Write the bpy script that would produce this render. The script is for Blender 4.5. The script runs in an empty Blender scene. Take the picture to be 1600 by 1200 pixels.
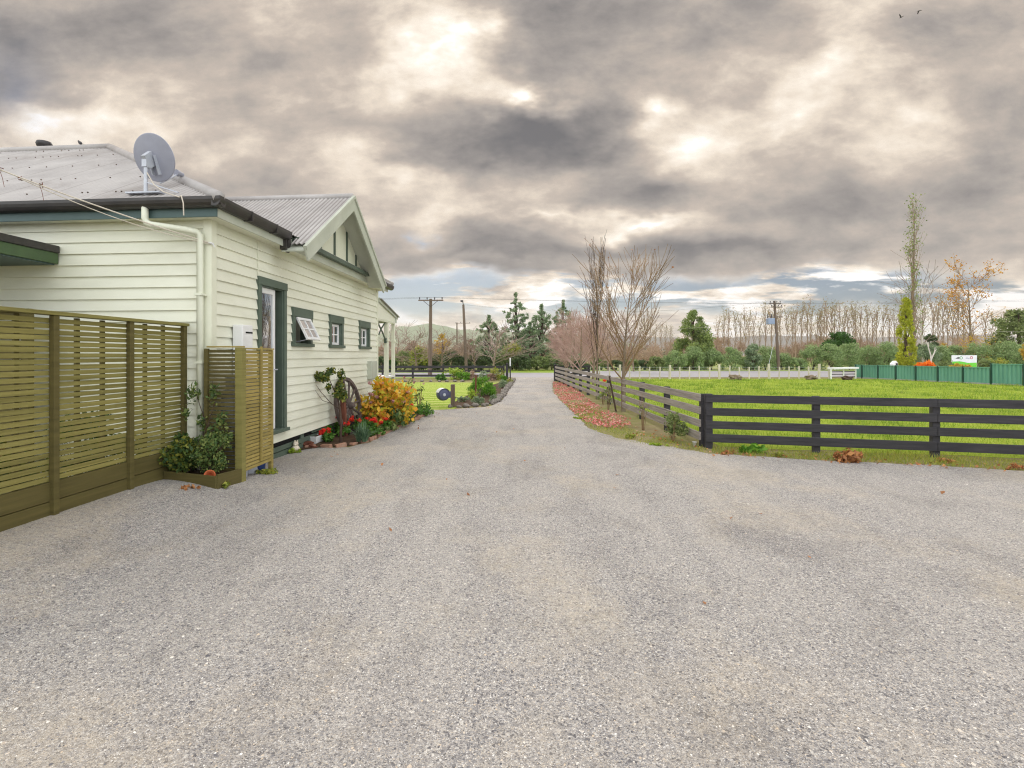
import bpy, math, random
import numpy as np
from mathutils import Vector, Matrix
R = math.radians
COL = bpy.context.scene.collection
random.seed(7)

# ---------------------------------------------------------------- camera frame
YAW = R(4.9); SA, CA = math.sin(YAW), math.cos(YAW)
EYE = 1.6; FPX = 800.0; CX, CY = 761.0, 555.0
def C(r, d, z=0.0):
    "a point r metres to the right of and d metres ahead of the spot where the photographer stood"
    return Vector((r*CA - d*SA, r*SA + d*CA, z))
def G(px, py):
    "spot on the level ground seen at a photo pixel"
    d = EYE*FPX/(py-CY)
    return C((px-CX)/FPX*d, d, 0)
def D(px, d, z=0.0):
    return C((px-CX)/FPX*d, d, z)
def ZH(py, d):
    return EYE + (CY-py)/FPX*d
ORD = ['first','second','third','fourth','fifth','sixth','seventh','eighth','ninth','tenth','eleventh','twelfth',
 'thirteenth','fourteenth','fifteenth','sixteenth','seventeenth','eighteenth','nineteenth','twentieth']
for t_ in ('twenty','thirty','forty','fifty','sixty','seventy'):
    if t_ != 'twenty': ORD.append(t_[:-1]+'ieth')
    ORD += [t_+'-'+w for w in ORD[:9]]

# ---------------------------------------------------------------- objects
def props(o, label=None, cat=None, group=None, kind=None):
    if label: o['label'] = label
    if cat: o['category'] = cat
    if group: o['group'] = group
    if kind: o['kind'] = kind
    return o
def thing(name, label, cat, loc=(0,0,0), rz=0.0, group=None):
    o = bpy.data.objects.new(name, None); COL.objects.link(o)
    o.location = loc; o.rotation_euler = (0,0,rz); o.empty_display_size = .2
    return props(o, label, cat, group)
def link_mesh(name, me, mat, parent=None, loc=None):
    o = bpy.data.objects.new(name, me); COL.objects.link(o)
    if mat is not None and not me.materials:
        for m in (mat if isinstance(mat, (list,tuple)) else [mat]): me.materials.append(m)
    if parent is not None: o.parent = parent
    if loc is not None: o.location = loc
    return o
def np_mesh(name, V, F, smooth=False):
    V = np.asarray(V, np.float32); F = np.asarray(F, np.int32)
    me = bpy.data.meshes.new(name); k = F.shape[1]
    me.vertices.add(len(V)); me.vertices.foreach_set('co', V.ravel())
    me.loops.add(F.size); me.loops.foreach_set('vertex_index', F.ravel())
    me.polygons.add(len(F)); me.polygons.foreach_set('loop_start', np.arange(0, F.size, k, dtype=np.int32))
    me.polygons.foreach_set('loop_total', np.full(len(F), k, np.int32))
    if smooth: me.polygons.foreach_set('use_smooth', np.ones(len(F), bool))
    me.update(calc_edges=True); me.validate()
    return me
def dup(root, loc=None, rz=None, scale=None, label=None, group=None):
    r = root.copy(); COL.objects.link(r)
    if loc is not None: r.location = loc
    if rz is not None: r.rotation_euler = (0,0,rz)
    if scale is not None: r.scale = scale if hasattr(scale,'__len__') else (scale,)*3
    if label: r['label'] = label
    if group: r['group'] = group
    for ch in list(root.children):
        c = ch.copy(); COL.objects.link(c); c.parent = r
        for g in ch.children:
            e = g.copy(); COL.objects.link(e); e.parent = c
    return r

class MB:
    def __init__(s, org=(0,0,0)):
        s.v = []; s.f = []; s.m = []; s.o = Vector(org); s.mi = 0
    def add(s, vs, fs):
        b = len(s.v); s.v += [tuple(Vector(p)-s.o) for p in vs]
        for f in fs: s.f.append([b+i for i in f]); s.m.append(s.mi)
        return s
    def quad(s, a, b, c, d): return s.add([a,b,c,d], [(0,1,2,3)])
    def box(s, x0, x1, y0, y1, z0, z1):
        return s.add([(x0,y0,z0),(x1,y0,z0),(x1,y1,z0),(x0,y1,z0),(x0,y0,z1),(x1,y0,z1),(x1,y1,z1),(x0,y1,z1)],
          [(0,3,2,1),(4,5,6,7),(0,1,5,4),(1,2,6,5),(2,3,7,6),(3,0,4,7)])
    def bar(s, p, q, w, h, up=(0,0,1)):
        "box along p->q, w wide across, h high along up"
        p, q, up = Vector(p), Vector(q), Vector(up)
        t = (q-p).normalized(); sd = t.cross(up)
        if sd.length < 1e-5: sd = t.cross(Vector((1,0,0)))
        sd.normalize(); u = sd.cross(t).normalized()
        a, b = sd*w/2, u*h/2
        vs = [p-a-b, p+a-b, p+a+b, p-a+b, q-a-b, q+a-b, q+a+b, q-a+b]
        return s.add(vs, [(0,1,2,3),(7,6,5,4),(0,4,5,1),(1,5,6,2),(2,6,7,3),(3,7,4,0)])
    def tube(s, pts, rad, n=8, cap=True):
        pts = [Vector(p) for p in pts]
        if not hasattr(rad,'__len__'): rad = [rad]*len(pts)
        t0 = (pts[1]-pts[0]).normalized()
        ref = Vector((0,0,1)) if abs(t0.z) < .9 else Vector((1,0,0))
        a = t0.cross(ref).normalized(); vs = []; fs = []
        for i, p in enumerate(pts):
            t = (pts[min(i+1,len(pts)-1)]-pts[max(i-1,0)])
            t = t.normalized() if t.length > 1e-9 else t0
            a = (a - t*a.dot(t)); a = a.normalized() if a.length > 1e-6 else t.orthogonal().normalized()
            b = t.cross(a)
            for k in range(n):
                an = 2*math.pi*k/n
                vs.append(p + (a*math.cos(an)+b*math.sin(an))*rad[i])
        for i in range(len(pts)-1):
            for k in range(n):
                k2 = (k+1) % n
                fs.append((i*n+k, i*n+k2, (i+1)*n+k2, (i+1)*n+k))
        if cap:
            fs.append(tuple(range(n-1,-1,-1))); fs.append(tuple((len(pts)-1)*n+k for k in range(n)))
        return s.add(vs, fs)
    def lathe(s, prof, n=24, at=(0,0,0), ax=(0,0,1)):
        "prof: (radius, height) pairs revolved about ax through at"
        at = Vector(at); ax = Vector(ax).normalized(); a = ax.orthogonal().normalized(); b = ax.cross(a)
        vs = []; fs = []
        for r, h in prof:
            for k in range(n):
                an = 2*math.pi*k/n
                vs.append(at + ax*h + (a*math.cos(an)+b*math.sin(an))*max(r,1e-4))
        for i in range(len(prof)-1):
            for k in range(n):
                k2 = (k+1) % n
                fs.append((i*n+k, i*n+k2, (i+1)*n+k2, (i+1)*n+k))
        return s.add(vs, fs)
    def prism(s, poly, vec):
        vec = Vector(vec); p = [Vector(q) for q in poly]; n = len(p)
        return s.add(p+[q+vec for q in p], [tuple(range(n-1,-1,-1)), tuple(range(n,2*n))]+[(i,(i+1)%n,n+(i+1)%n,n+i) for i in range(n)])
    def blob(s, c, r, seed=0, rough=.2, n=10, m=7):
        "an uneven stone-like lump"
        rn = random.Random(seed); c = Vector(c); vs = []; fs = []
        ph = [(rn.uniform(0,6.28), rn.uniform(-1,1), rn.uniform(0,6.28)) for _ in range(6)]
        for i in range(m+1):
            th = math.pi*i/m
            for k in range(n):
                a = 2*math.pi*k/n
                d = Vector((math.sin(th)*math.cos(a), math.sin(th)*math.sin(a), math.cos(th)))
                w = 1+rough*sum(math.sin(2.3*d.x*(j+1)*.6+p0+2*d.y*p1+p2*d.z) for j,(p0,p1,p2) in enumerate(ph))/3
                vs.append(c+Vector((d.x*r[0]*w, d.y*r[1]*w, d.z*r[2]*w)))
        for i in range(m):
            for k in range(n):
                fs.append((i*n+k, (i+1)*n+k, (i+1)*n+(k+1)%n, i*n+(k+1)%n))
        return s.add(vs, fs)
    def mesh(s, name, smooth=False):
        me = bpy.data.meshes.new(name); me.from_pydata(s.v, [], s.f)
        me.polygons.foreach_set('material_index', s.m)
        if smooth: me.polygons.foreach_set('use_smooth', [True]*len(s.f))
        me.update(); return me
    def build(s, name, mat, parent=None, loc=None, smooth=False, bevel=0):
        o = link_mesh(name, s.mesh(name, smooth), mat, parent, loc)
        if bevel:
            b = o.modifiers.new('bevel','BEVEL'); b.width = bevel; b.segments = 2; b.limit_method = 'ANGLE'
        return o

# ---------------------------------------------------------------- foliage
def clump_points(cl, n, rng, shell=.55):
    cl = np.asarray(cl, float); w = (cl[:,3]*cl[:,4]*cl[:,5])**(2/3); w /= w.sum()
    idx = rng.choice(len(cl), n, p=w)
    dv = rng.normal(size=(n,3)); dv /= np.linalg.norm(dv,axis=1)[:,None]
    rr = rng.random(n)**shell
    return cl[idx,:3] + dv*rr[:,None]*cl[idx,3:6], dv
def leaf_faces(P, rng, L, W, nrm=None, keep=.5, droop=0., fold=.18):
    "a folded four-point leaf at every point"
    n = len(P)
    t = rng.normal(size=(n,3)); t[:,2] -= droop
    t /= np.linalg.norm(t,axis=1)[:,None]
    q = rng.normal(size=(n,3))
    if nrm is not None: q = q*(1-keep)+nrm*keep*1.6
    b = np.cross(t,q); b /= np.linalg.norm(b,axis=1)[:,None]+1e-9
    nn = np.cross(b,t)
    s = (.65+.7*rng.random(n))[:,None]
    l = t*(L*s/2); w = b*(W*s/2); f = nn*(L*fold*s)*(rng.random(n)-.3)[:,None]
    V = np.empty((n,4,3)); V[:,0] = P-l; V[:,1] = P+w+f; V[:,2] = P+l; V[:,3] = P-w+f
    return V.reshape(-1,3), np.arange(4*n).reshape(-1,4)
def foliage(name, mat, parent, cl, n, L, W, seed=0, shell=.55, droop=0., keep=.5, loc=None):
    rng = np.random.default_rng(seed)
    P, dv = clump_points(cl, n, rng, shell)
    P[:,2] = np.maximum(P[:,2], .015)
    V, F = leaf_faces(P, rng, L, W, dv, keep, droop)
    return link_mesh(name, np_mesh(name, V, F), mat, parent, loc)
def clumps(rng, k, c, r, cr, flat=1.0, zmin=None):
    "k smaller clumps spread through the ellipsoid c, r"
    dv = rng.normal(size=(k,3)); dv /= np.linalg.norm(dv,axis=1)[:,None]
    p = np.array(c)+dv*np.array(r)*(rng.random(k)**.4)[:,None]
    s = cr*(.6+.8*rng.random(k))
    o = np.column_stack([p, s, s, s*flat])
    if zmin is not None: o[:,2] = np.maximum(o[:,2], zmin)
    return o
def blades(P, rng, h, w, lean=.5):
    n = len(P); an = rng.random(n)*2*np.pi; hh = h*(.5+rng.random(n))
    d = np.column_stack([np.cos(an), np.sin(an), np.zeros(n)])
    la = rng.random(n)*2*np.pi; ln = (lean*hh*rng.random(n))
    tip = P + np.column_stack([np.cos(la)*ln, np.sin(la)*ln, hh])
    V = np.empty((n,3,3)); V[:,0] = P-d*(w/2); V[:,1] = P+d*(w/2); V[:,2] = tip
    return V.reshape(-1,3), np.arange(3*n).reshape(-1,3)
def in_poly(P, poly):
    x, y = P[:,0], P[:,1]; c = np.zeros(len(P), bool); n = len(poly)
    for i in range(n):
        x0,y0 = poly[i][:2]; x1,y1 = poly[(i+1)%n][:2]
        if y0 == y1: continue
        k = ((y0 > y) != (y1 > y)) & (x < (x1-x0)*(y-y0)/(y1-y0)+x0)
        c ^= k
    return c

# ---------------------------------------------------------------- bare trees
def grow(rn, p, d, length, rad, level, maxl, out, cfg):
    "one branch: a bent polyline, then its side shoots"
    n = 4 if level < 2 else 3
    pts = [p.copy()]; rs = [rad]; dd = d.copy()
    for i in range(n):
        w = cfg['wob']*(1 if level else .35)
        dd = (dd + Vector((rn.uniform(-w,w), rn.uniform(-w,w), rn.uniform(-w,w)+cfg['up']*(1 if level else 0)))).normalized()
        pts.append(pts[-1]+dd*length/n); rs.append(rad*(1-(i+1)/n*(.82 if level else cfg.get('ttaper',.75))))
    out.append((level, pts, rs))
    if level >= maxl: return
    k = cfg['n'][level]
    for i in range(k):
        lo = cfg['from'] if level == 0 else .2
        t = lo+(1-lo)*(i+rn.uniform(.1,.9))/k
        j = min(int(t*n), n-1); fr = t*n-j
        q = pts[j].lerp(pts[j+1], fr); r0 = rs[j]*(1-fr)+rs[j+1]*fr
        ax = (pts[j+1]-pts[j]).normalized()
        o = ax.orthogonal().normalized(); o.rotate(Matrix.Rotation(rn.uniform(0,6.283),3,ax))
        an = R(rn.uniform(*cfg['ang'][level]))
        nd = ax*math.cos(an)+o*math.sin(an)
        ln = length*rn.uniform(*cfg['len'][level])*(1-.45*t if level == 0 and cfg.get('cone',1) else 1)
        grow(rn, q, nd.normalized(), ln, min(r0*cfg.get('rr',.55), r0), level+1, maxl, out, cfg)
def bare_tree(seed, h, rad, maxl, cfg, rmin=.0035):
    rn = random.Random(seed); out = []
    grow(rn, Vector((0,0,-.03)), Vector((0,0,1)), h, rad, 0, maxl, out, cfg)
    tr, br = MB(), MB()
    for lv, pts, rs in out:
        (tr if lv == 0 else br).tube(pts, [max(r,rmin) for r in rs], 8 if lv == 0 else (5 if lv == 1 else 3), cap=False)
    tips = [pts[-1] for lv, pts, rs in out if lv >= maxl-1]
    return tr, br, tips
# ---------------------------------------------------------------- materials
def S(r, g, b):
    f = lambda c: (c/255/12.92 if c/255 <= .04045 else ((c/255+.055)/1.055)**2.4)
    return (f(r), f(g), f(b), 1)
def new_mat(name):
    m = bpy.data.materials.new(name); m.use_nodes = True; nt = m.node_tree
    return m, nt, nt.nodes['Principled BSDF'], nt.nodes['Material Output']
def N(nt, t, **kw):
    n = nt.nodes.new(t)
    for k, v in kw.items():
        if k in n.inputs.keys() if hasattr(n.inputs,'keys') else False: n.inputs[k].default_value = v
        else: setattr(n, k, v)
    return n
def ramp(nt, stops, interp='LINEAR'):
    n = nt.nodes.new('ShaderNodeValToRGB'); e = n.color_ramp.elements; n.color_ramp.interpolation = interp
    while len(e) < len(stops): e.new(.5)
    for i, (p, c) in enumerate(stops):
        e[i].position = p; e[i].color = c if len(c) == 4 else (*c,1)
    return n
def mixc(nt, fac, a, b, mode='MIX'):
    n = nt.nodes.new('ShaderNodeMix'); n.data_type = 'RGBA'; n.blend_type = mode
    L = nt.links.new
    for s, v in ((n.inputs[0],fac),(n.inputs[6],a),(n.inputs[7],b)):
        if hasattr(v,'is_output') or hasattr(v,'links'): L(v, s)
        else: s.default_value = v
    return n.outputs[2]
def math_(nt, op, a, b=None, clamp=False):
    n = nt.nodes.new('ShaderNodeMath'); n.operation = op; n.use_clamp = clamp
    for s, v in zip(n.inputs, (a,b)):
        if v is None: continue
        if hasattr(v,'links'): nt.links.new(v, s)
        else: s.default_value = v
    return n.outputs[0]
def tex(nt, scale, detail=4, rough=.55, stretch=None, coord='Object', dist=0.0):
    tc = nt.nodes.new('ShaderNodeTexCoord'); n = nt.nodes.new('ShaderNodeTexNoise')
    n.inputs['Scale'].default_value = scale; n.inputs['Detail'].default_value = detail
    n.inputs['Roughness'].default_value = rough; n.inputs['Distortion'].default_value = dist
    src = tc.outputs[coord]
    if stretch:
        mp = nt.nodes.new('ShaderNodeMapping'); mp.inputs['Scale'].default_value = stretch
        nt.links.new(src, mp.inputs[0]); src = mp.outputs[0]
    nt.links.new(src, n.inputs['Vector'])
    return n.outputs['Fac']
def bump(nt, bs, h, strength=.3, dist=.01):
    b = nt.nodes.new('ShaderNodeBump'); b.inputs['Strength'].default_value = strength; b.inputs['Distance'].default_value = dist
    nt.links.new(h, b.inputs['Height']); nt.links.new(b.outputs[0], bs.inputs['Normal'])
def surf(name, c1, c2=None, rough=.6, scale=3., stretch=None, contrast=(.3,.7), bscale=None, bstr=.2, bdist=.004, spec=.4, metal=0, detail=5, grime=None, island=0):
    "a painted, wooden or metal surface: two tones through noise, an optional grime tone, a fine bump"
    m, nt, bs, out = new_mat(name)
    bs.inputs['Roughness'].default_value = rough; bs.inputs['Specular IOR Level'].default_value = spec; bs.inputs['Metallic'].default_value = metal
    if c2 is None: c2 = tuple(x*.86 for x in c1[:3])+(1,)
    r = ramp(nt, [(contrast[0],c1),(contrast[1],c2)]); nt.links.new(tex(nt, scale, detail, .6, stretch), r.inputs[0])
    col = r.outputs[0]
    if grime:
        g = ramp(nt, [(.52,(0,0,0,1)),(.72,(1,1,1,1))]); nt.links.new(tex(nt, scale*.37, 6, .7, stretch), g.inputs[0])
        col = mixc(nt, math_(nt,'MULTIPLY',g.outputs[0],grime[1]), col, grime[0])
    if island:
        g = nt.nodes.new('ShaderNodeNewGeometry'); ir = ramp(nt, [(0,(1-island,1-island,1-island*1.1,1)),(.5,(1,1,1,1)),(1,(1+island*.7,1+island*.6,1+island*.5,1))])
        nt.links.new(g.outputs['Random Per Island'], ir.inputs[0]); col = mixc(nt, 1., col, ir.outputs[0], 'MULTIPLY')
    nt.links.new(col, bs.inputs['Base Color'])
    bump(nt, bs, tex(nt, bscale or scale*8, 3, .6, stretch), bstr, bdist)
    return m
def leaf_mat(name, stops, trans=.4, rough=.5, patch=None):
    "every leaf its own tone out of the ramp; light also shines through it"
    m, nt, bs, out = new_mat(name); L = nt.links.new
    g = nt.nodes.new('ShaderNodeNewGeometry'); n = len(stops)
    r = ramp(nt, [((i+.0)/max(n-1,1),c) for i, c in enumerate(stops)])
    oi = nt.nodes.new('ShaderNodeObjectInfo')
    L(math_(nt,'ADD',math_(nt,'MULTIPLY',g.outputs['Random Per Island'],.8),math_(nt,'MULTIPLY',oi.outputs['Random'],.2)), r.inputs[0])
    col = r.outputs[0]
    if patch:
        pr = ramp(nt, [(.36,patch[1]),(.56,(1,1,1,1))]); L(tex(nt, patch[0], 5, .65), pr.inputs[0]); col = mixc(nt, 1., col, pr.outputs[0], 'MULTIPLY')
    L(col, bs.inputs['Base Color']); bs.inputs['Roughness'].default_value = rough; bs.inputs['Specular IOR Level'].default_value = .25
    t = nt.nodes.new('ShaderNodeBsdfTranslucent'); L(col, t.inputs[0])
    mx = nt.nodes.new('ShaderNodeMixShader'); mx.inputs[0].default_value = trans
    L(bs.outputs[0], mx.inputs[1]); L(t.outputs[0], mx.inputs[2]); L(mx.outputs[0], out.inputs[0])
    return m
M = {}
M['cream'] = surf('cream_weatherboard_paint', S(234,235,219), S(226,227,209), .5, 1.2, (1,1,3), (.35,.7), 30, .2, .004, grime=(S(196,196,176),.4), island=.035)
M['cream_trim'] = surf('cream_trim_paint', S(232,233,214), S(222,224,204), .45, 2, None, (.35,.7), 30, .1, .003)
M['pale_fascia'] = surf('pale_grey_green_paint', S(196,200,186), S(178,183,168), .5, 2, None, (.3,.7), 30, .15, .003, grime=(S(150,150,135),.4))
M['green_trim'] = surf('dark_green_grey_paint', S(92,106,94), S(80,94,82), .5, 3, None, (.3,.7), 40, .15, .003)
M['green_fascia'] = surf('blue_green_fascia_paint', S(84,106,106), S(72,94,92), .5, 2, None, (.3,.7), 40, .15, .003)
M['green_awning'] = surf('mid_green_paint', S(84,108,70), S(70,92,62), .55, 3, None, (.3,.7), 40, .15, .003, grime=(S(60,72,50),.5))
M['black_metal'] = surf('dark_brown_gutter_paint', S(62,58,56), S(46,44,44), .4, 5, None, (.3,.7), 60, .1, .002, spec=.5)
M['roof'] = surf('weathered_roof_iron', S(188,184,182), S(164,160,159), .55, 1.6, (1,1,1), (.3,.72), 40, .2, .003, spec=.4, metal=.05, grime=(S(132,122,117),.6))
M['roof_cap'] = M['roof'].copy(); M['roof_cap'].name = 'ridge_cap_iron'
def roof_lines():
    m = M['roof']; nt = m.node_tree; bs = nt.nodes['Principled BSDF']; L = nt.links.new; src = bs.inputs['Base Color'].links[0].from_socket
    tc = nt.nodes.new('ShaderNodeTexCoord'); sp = nt.nodes.new('ShaderNodeSeparateXYZ'); L(tc.outputs['Object'], sp.inputs[0])
    a = math_(nt,'ADD',sp.outputs[0],-3.91); v = math_(nt,'SINE',math_(nt,'MULTIPLY',a,6.28318/.076))
    v = math_(nt,'MULTIPLY',math_(nt,'MAXIMUM',math_(nt,'MULTIPLY',v,-1.),0.),.7)  # valleys darkened in the colour, standing in for the ribs' weak shading
    # a lap every ten corrugations
    f = math_(nt,'FRACT',math_(nt,'MULTIPLY',a,1/.76)); lp = math_(nt,'MULTIPLY',math_(nt,'LESS_THAN',f,.036),.5)
    v = math_(nt,'MAXIMUM',v,lp)
    L(mixc(nt, v, src, S(112,104,100)), bs.inputs['Base Color'])
roof_lines()
M['white'] = surf('white_paint', S(238,238,238), S(226,227,228), .4, 3, None, (.3,.7), 40, .05, .002)
M['pipe'] = surf('cream_pipe_paint', S(228,230,212), S(216,219,200), .4, 3, None, (.3,.7), 40, .05, .002)
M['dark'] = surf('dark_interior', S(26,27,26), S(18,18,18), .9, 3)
def glass_mat():
    m, nt, bs, out = new_mat('window_glass'); L = nt.links.new
    bs.inputs['Base Color'].default_value = (.03,.034,.036,1); bs.inputs['Roughness'].default_value = .08; bs.inputs['IOR'].default_value = 1.5
    g = nt.nodes.new('ShaderNodeBsdfGlossy'); g.inputs['Roughness'].default_value = .015; g.inputs['Color'].default_value = (.95,.97,1,1)
    mx = nt.nodes.new('ShaderNodeMixShader'); mx.inputs[0].default_value = .62
    b = nt.nodes.new('ShaderNodeBump'); b.inputs['Strength'].default_value = .02; L(tex(nt, 4, 1), b.inputs['Height']); L(b.outputs[0], g.inputs['Normal'])
    L(bs.outputs[0], mx.inputs[1]); L(g.outputs[0], mx.inputs[2]); L(mx.outputs[0], out.inputs[0])
    return m
M['glass'] = glass_mat()
M['slat'] = surf('olive_stained_timber', S(148,141,84), S(122,115,63), .7, 2.2, (1,.5,14), (.3,.7), 60, .3, .004, spec=.25, grime=(S(96,90,52),.6), island=.16)
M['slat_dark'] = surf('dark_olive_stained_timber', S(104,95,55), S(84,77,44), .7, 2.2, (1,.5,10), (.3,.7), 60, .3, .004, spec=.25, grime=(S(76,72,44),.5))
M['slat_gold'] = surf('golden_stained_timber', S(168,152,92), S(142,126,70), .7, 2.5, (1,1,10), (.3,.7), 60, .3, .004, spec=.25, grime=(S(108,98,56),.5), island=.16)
M['pale_timber'] = surf('pale_raw_timber', S(226,200,140), S(206,178,118), .7, 3, (1,1,8), (.3,.7), 50, .2, .003)
M['black_fence'] = surf('black_stained_timber', S(68,66,69), S(50,49,52), .75, 2.5, (1,1,12), (.3,.7), 40, .5, .005, spec=.25, grime=(S(92,90,92),.55))
M['grey_fence'] = surf('weathered_grey_timber', S(176,168,160), S(138,130,124), .85, 2.5, (8,.5,14), (.3,.7), 50, .6, .006, spec=.15, grime=(S(98,92,90),.65))
M['post_wood'] = surf('pale_fence_post_timber', S(214,206,190), S(184,176,160), .8, 5, (1,1,.3), (.3,.7), 40, .4, .004)
M['pole_wood'] = surf('grey_brown_pole_timber', S(128,112,98), S(98,86,76), .85, 3, (3,3,.2), (.3,.7), 30, .5, .01, spec=.15)
M['iron'] = surf('dark_iron', S(74,72,74), S(58,56,58), .5, 8, metal=.3)
M['dish'] = surf('grey_dish_paint', S(160,162,176), S(148,150,164), .45, 4, None, (.3,.7), 40, .05, .002)
M['galv'] = surf('galvanised_steel', S(200,204,212), S(180,184,194), .45, 8, metal=.25)
M['cable'] = surf('pale_cable_sheath', S(214,206,192), S(190,180,166), .6, 20)
M['cable_dark'] = surf('dark_cable_sheath', S(80,74,70), S(60,56,54), .6, 20)
M['green_steel'] = surf('green_corrugated_steel', S(112,166,146), S(96,150,130), .5, 1.5, (1,1,.3), (.3,.7), 30, .08, .002, spec=.4, grime=(S(60,100,86),.4))
M['green_steel_dark'] = surf('dark_green_steel', S(36,78,66), S(30,66,56), .45, 3)
M['bark'] = surf('grey_brown_bark', S(150,134,114), S(112,98,84), .9, 6, (2,2,.5), (.3,.7), 40, .8, .01, spec=.1, grime=(S(150,152,120),.5))
M['bark_dark'] = surf('dark_bark', S(98,82,70), S(70,58,52), .9, 6, (2,2,.5), (.3,.7), 40, .8, .01, spec=.1)
M['twig_pink'] = surf('pinkish_bare_twigs', S(178,156,146), S(146,126,118), .85, 2, spec=.1)
M['twig_maple'] = surf('maple_twigs', S(198,168,158), S(166,138,130), .85, 2, spec=.1)
M['twig_tan'] = surf('tan_bare_twigs', S(160,136,104), S(120,98,76), .85, 2, spec=.1)
M['twig_grey'] = surf('grey_bare_twigs', S(176,160,142), S(138,122,108), .85, 1, spec=.1)
M['poplar_twig'] = surf('poplar_twigs', S(168,146,124), S(140,120,104), .85, 1, spec=.1)
M['white_bark'] = surf('white_bark', S(226,220,208), S(190,182,170), .8, 3)
M['rock'] = surf('garden_rock', S(156,148,140), S(104,98,92), .9, 9, None, (.3,.7), 40, .8, .01, spec=.15, grime=(S(110,104,92),.5))
M['brick'] = surf('old_red_brick', S(178,136,114), S(146,114,98), .9, 9, None, (.3,.7), 60, .8, .008, spec=.1, grime=(S(196,176,156),.6))
M['terracotta'] = surf('terracotta', S(200,112,74), S(176,92,58), .8, 6, None, (.3,.7), 50, .3, .004, spec=.15)
M['soil'] = surf('dark_garden_soil', S(98,78,62), S(68,54,44), .95, 12, None, (.3,.7), 50, 1., .02, spec=.1)
M['wheel_wood'] = surf('weathered_wheel_timber', S(112,98,92), S(74,66,64), .85, 6, None, (.3,.7), 60, .5, .005, spec=.15)
M['rust'] = surf('rusty_brown_timber', S(124,78,62), S(92,56,46), .85, 8, (1,1,.3), (.3,.7), 50, .5, .006, spec=.15)
M['blue_plastic'] = surf('blue_plastic', S(70,96,170), S(60,84,150), .4, 4)
M['reel'] = surf('slate_blue_plastic', S(86,90,120), S(70,74,104), .45, 6)
M['stone_white'] = surf('pale_ornament_stone', S(232,224,210), S(196,178,158), .85, 14, None, (.3,.7), 60, .5, .004)
M['flower_red'] = leaf_mat('red_petals', [S(236,52,40),S(226,36,34),S(246,92,66),S(240,70,52)], .3)
M['flower_pink'] = leaf_mat('pink_petals', [S(226,178,176),S(206,150,152),S(240,214,206)], .3)
M['lf_geranium'] = leaf_mat('geranium_leaves', [S(64,104,44),S(84,128,52),S(104,146,60),S(58,92,42)], .3)
M['lf_rose'] = leaf_mat('rose_leaves', [S(58,84,50),S(74,98,54),S(98,118,58),S(150,148,62),S(52,74,48)], .3)
M['lf_hydrangea'] = leaf_mat('autumn_hydrangea_leaves', [S(246,184,44),S(236,200,56),S(206,196,60),S(150,170,58),S(242,208,76),S(240,176,70),S(214,150,70),S(228,198,76),S(186,186,70)], .45)
M['lf_climber'] = leaf_mat('climber_leaves', [S(84,112,66),S(110,136,76),S(66,92,54),S(148,160,90),S(52,78,44)], .35)
M['lf_strap'] = leaf_mat('strap_leaves', [S(70,100,78),S(94,126,96),S(122,148,116),S(58,86,64)], .25)
M['lf_bush'] = leaf_mat('bright_green_leaves', [S(98,150,44),S(124,172,56),S(78,128,42),S(140,186,66)], .4)
M['lf_lime'] = leaf_mat('lime_leaves', [S(166,190,64),S(146,174,58),S(186,204,84),S(122,152,52)], .45)
M['lf_grey'] = leaf_mat('grey_green_leaves', [S(150,168,134),S(128,150,112),S(174,186,156),S(112,136,92)], .35)
M['lf_dark'] = leaf_mat('dark_evergreen_leaves', [S(84,104,68),S(104,122,78),S(70,90,60),S(128,142,94)], .3)
M['lf_olive'] = leaf_mat('olive_green_leaves', [S(124,140,84),S(146,160,98),S(102,120,72),S(170,180,120)], .35)
M['lf_gum'] = leaf_mat('blue_green_leaves', [S(134,156,118),S(158,176,134),S(108,132,102),S(188,196,154)], .35)
M['lf_hedge'] = leaf_mat('round_shrub_leaves', [S(146,168,108),S(168,188,128),S(120,146,92),S(196,210,158)], .35)
M['lf_cypress'] = leaf_mat('golden_cypress_leaves', [S(192,196,54),S(170,180,50),S(212,210,70),S(134,152,48)], .35)
M['lf_conifer'] = leaf_mat('tall_conifer_leaves', [S(136,154,84),S(160,174,98),S(106,130,80),S(182,188,112)], .35)
M['lf_deep'] = leaf_mat('deep_green_leaves', [S(62,100,44),S(80,120,50),S(50,84,40)], .3)
M['lf_poplar'] = leaf_mat('sparse_poplar_leaves', [S(146,138,86),S(168,154,92),S(124,120,80)], .4)
M['lf_poplar_brown'] = leaf_mat('withered_poplar_leaves', [S(164,140,104),S(182,156,112),S(144,124,96)], .4)
M['lf_autumn'] = leaf_mat('golden_autumn_leaves', [S(206,150,54),S(190,132,48),S(224,178,76),S(168,116,48)], .45)
M['lf_yellow'] = leaf_mat('yellow_autumn_leaves', [S(226,186,64),S(206,168,60),S(190,166,76),S(240,200,70)], .45)
M['lf_orange'] = leaf_mat('orange_leaves', [S(250,146,40),S(244,124,34),S(252,168,60)], .4)
M['lf_russet'] = leaf_mat('russet_leaves', [S(170,148,132),S(184,156,132),S(158,138,128)], .4)
M['lf_fallen'] = leaf_mat('fallen_red_leaves', [S(212,110,108),S(226,140,134),S(196,90,88),S(234,178,166),S(206,120,108),S(222,150,150)], .2)
M['lf_dry'] = leaf_mat('dry_brown_leaves', [S(176,126,84),S(150,100,66),S(206,150,96),S(196,116,74)], .25)
M['lf_weed'] = leaf_mat('weed_leaves', [S(152,164,64),S(128,146,60),S(186,180,84),S(110,128,56)], .35)
M['grass_blade'] = leaf_mat('paddock_grass_blades', [S(160,184,58),S(142,168,50),S(182,198,78),S(200,208,110),S(150,178,54)], .4, patch=(.8,(.62,.68,.5,1)))
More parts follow.
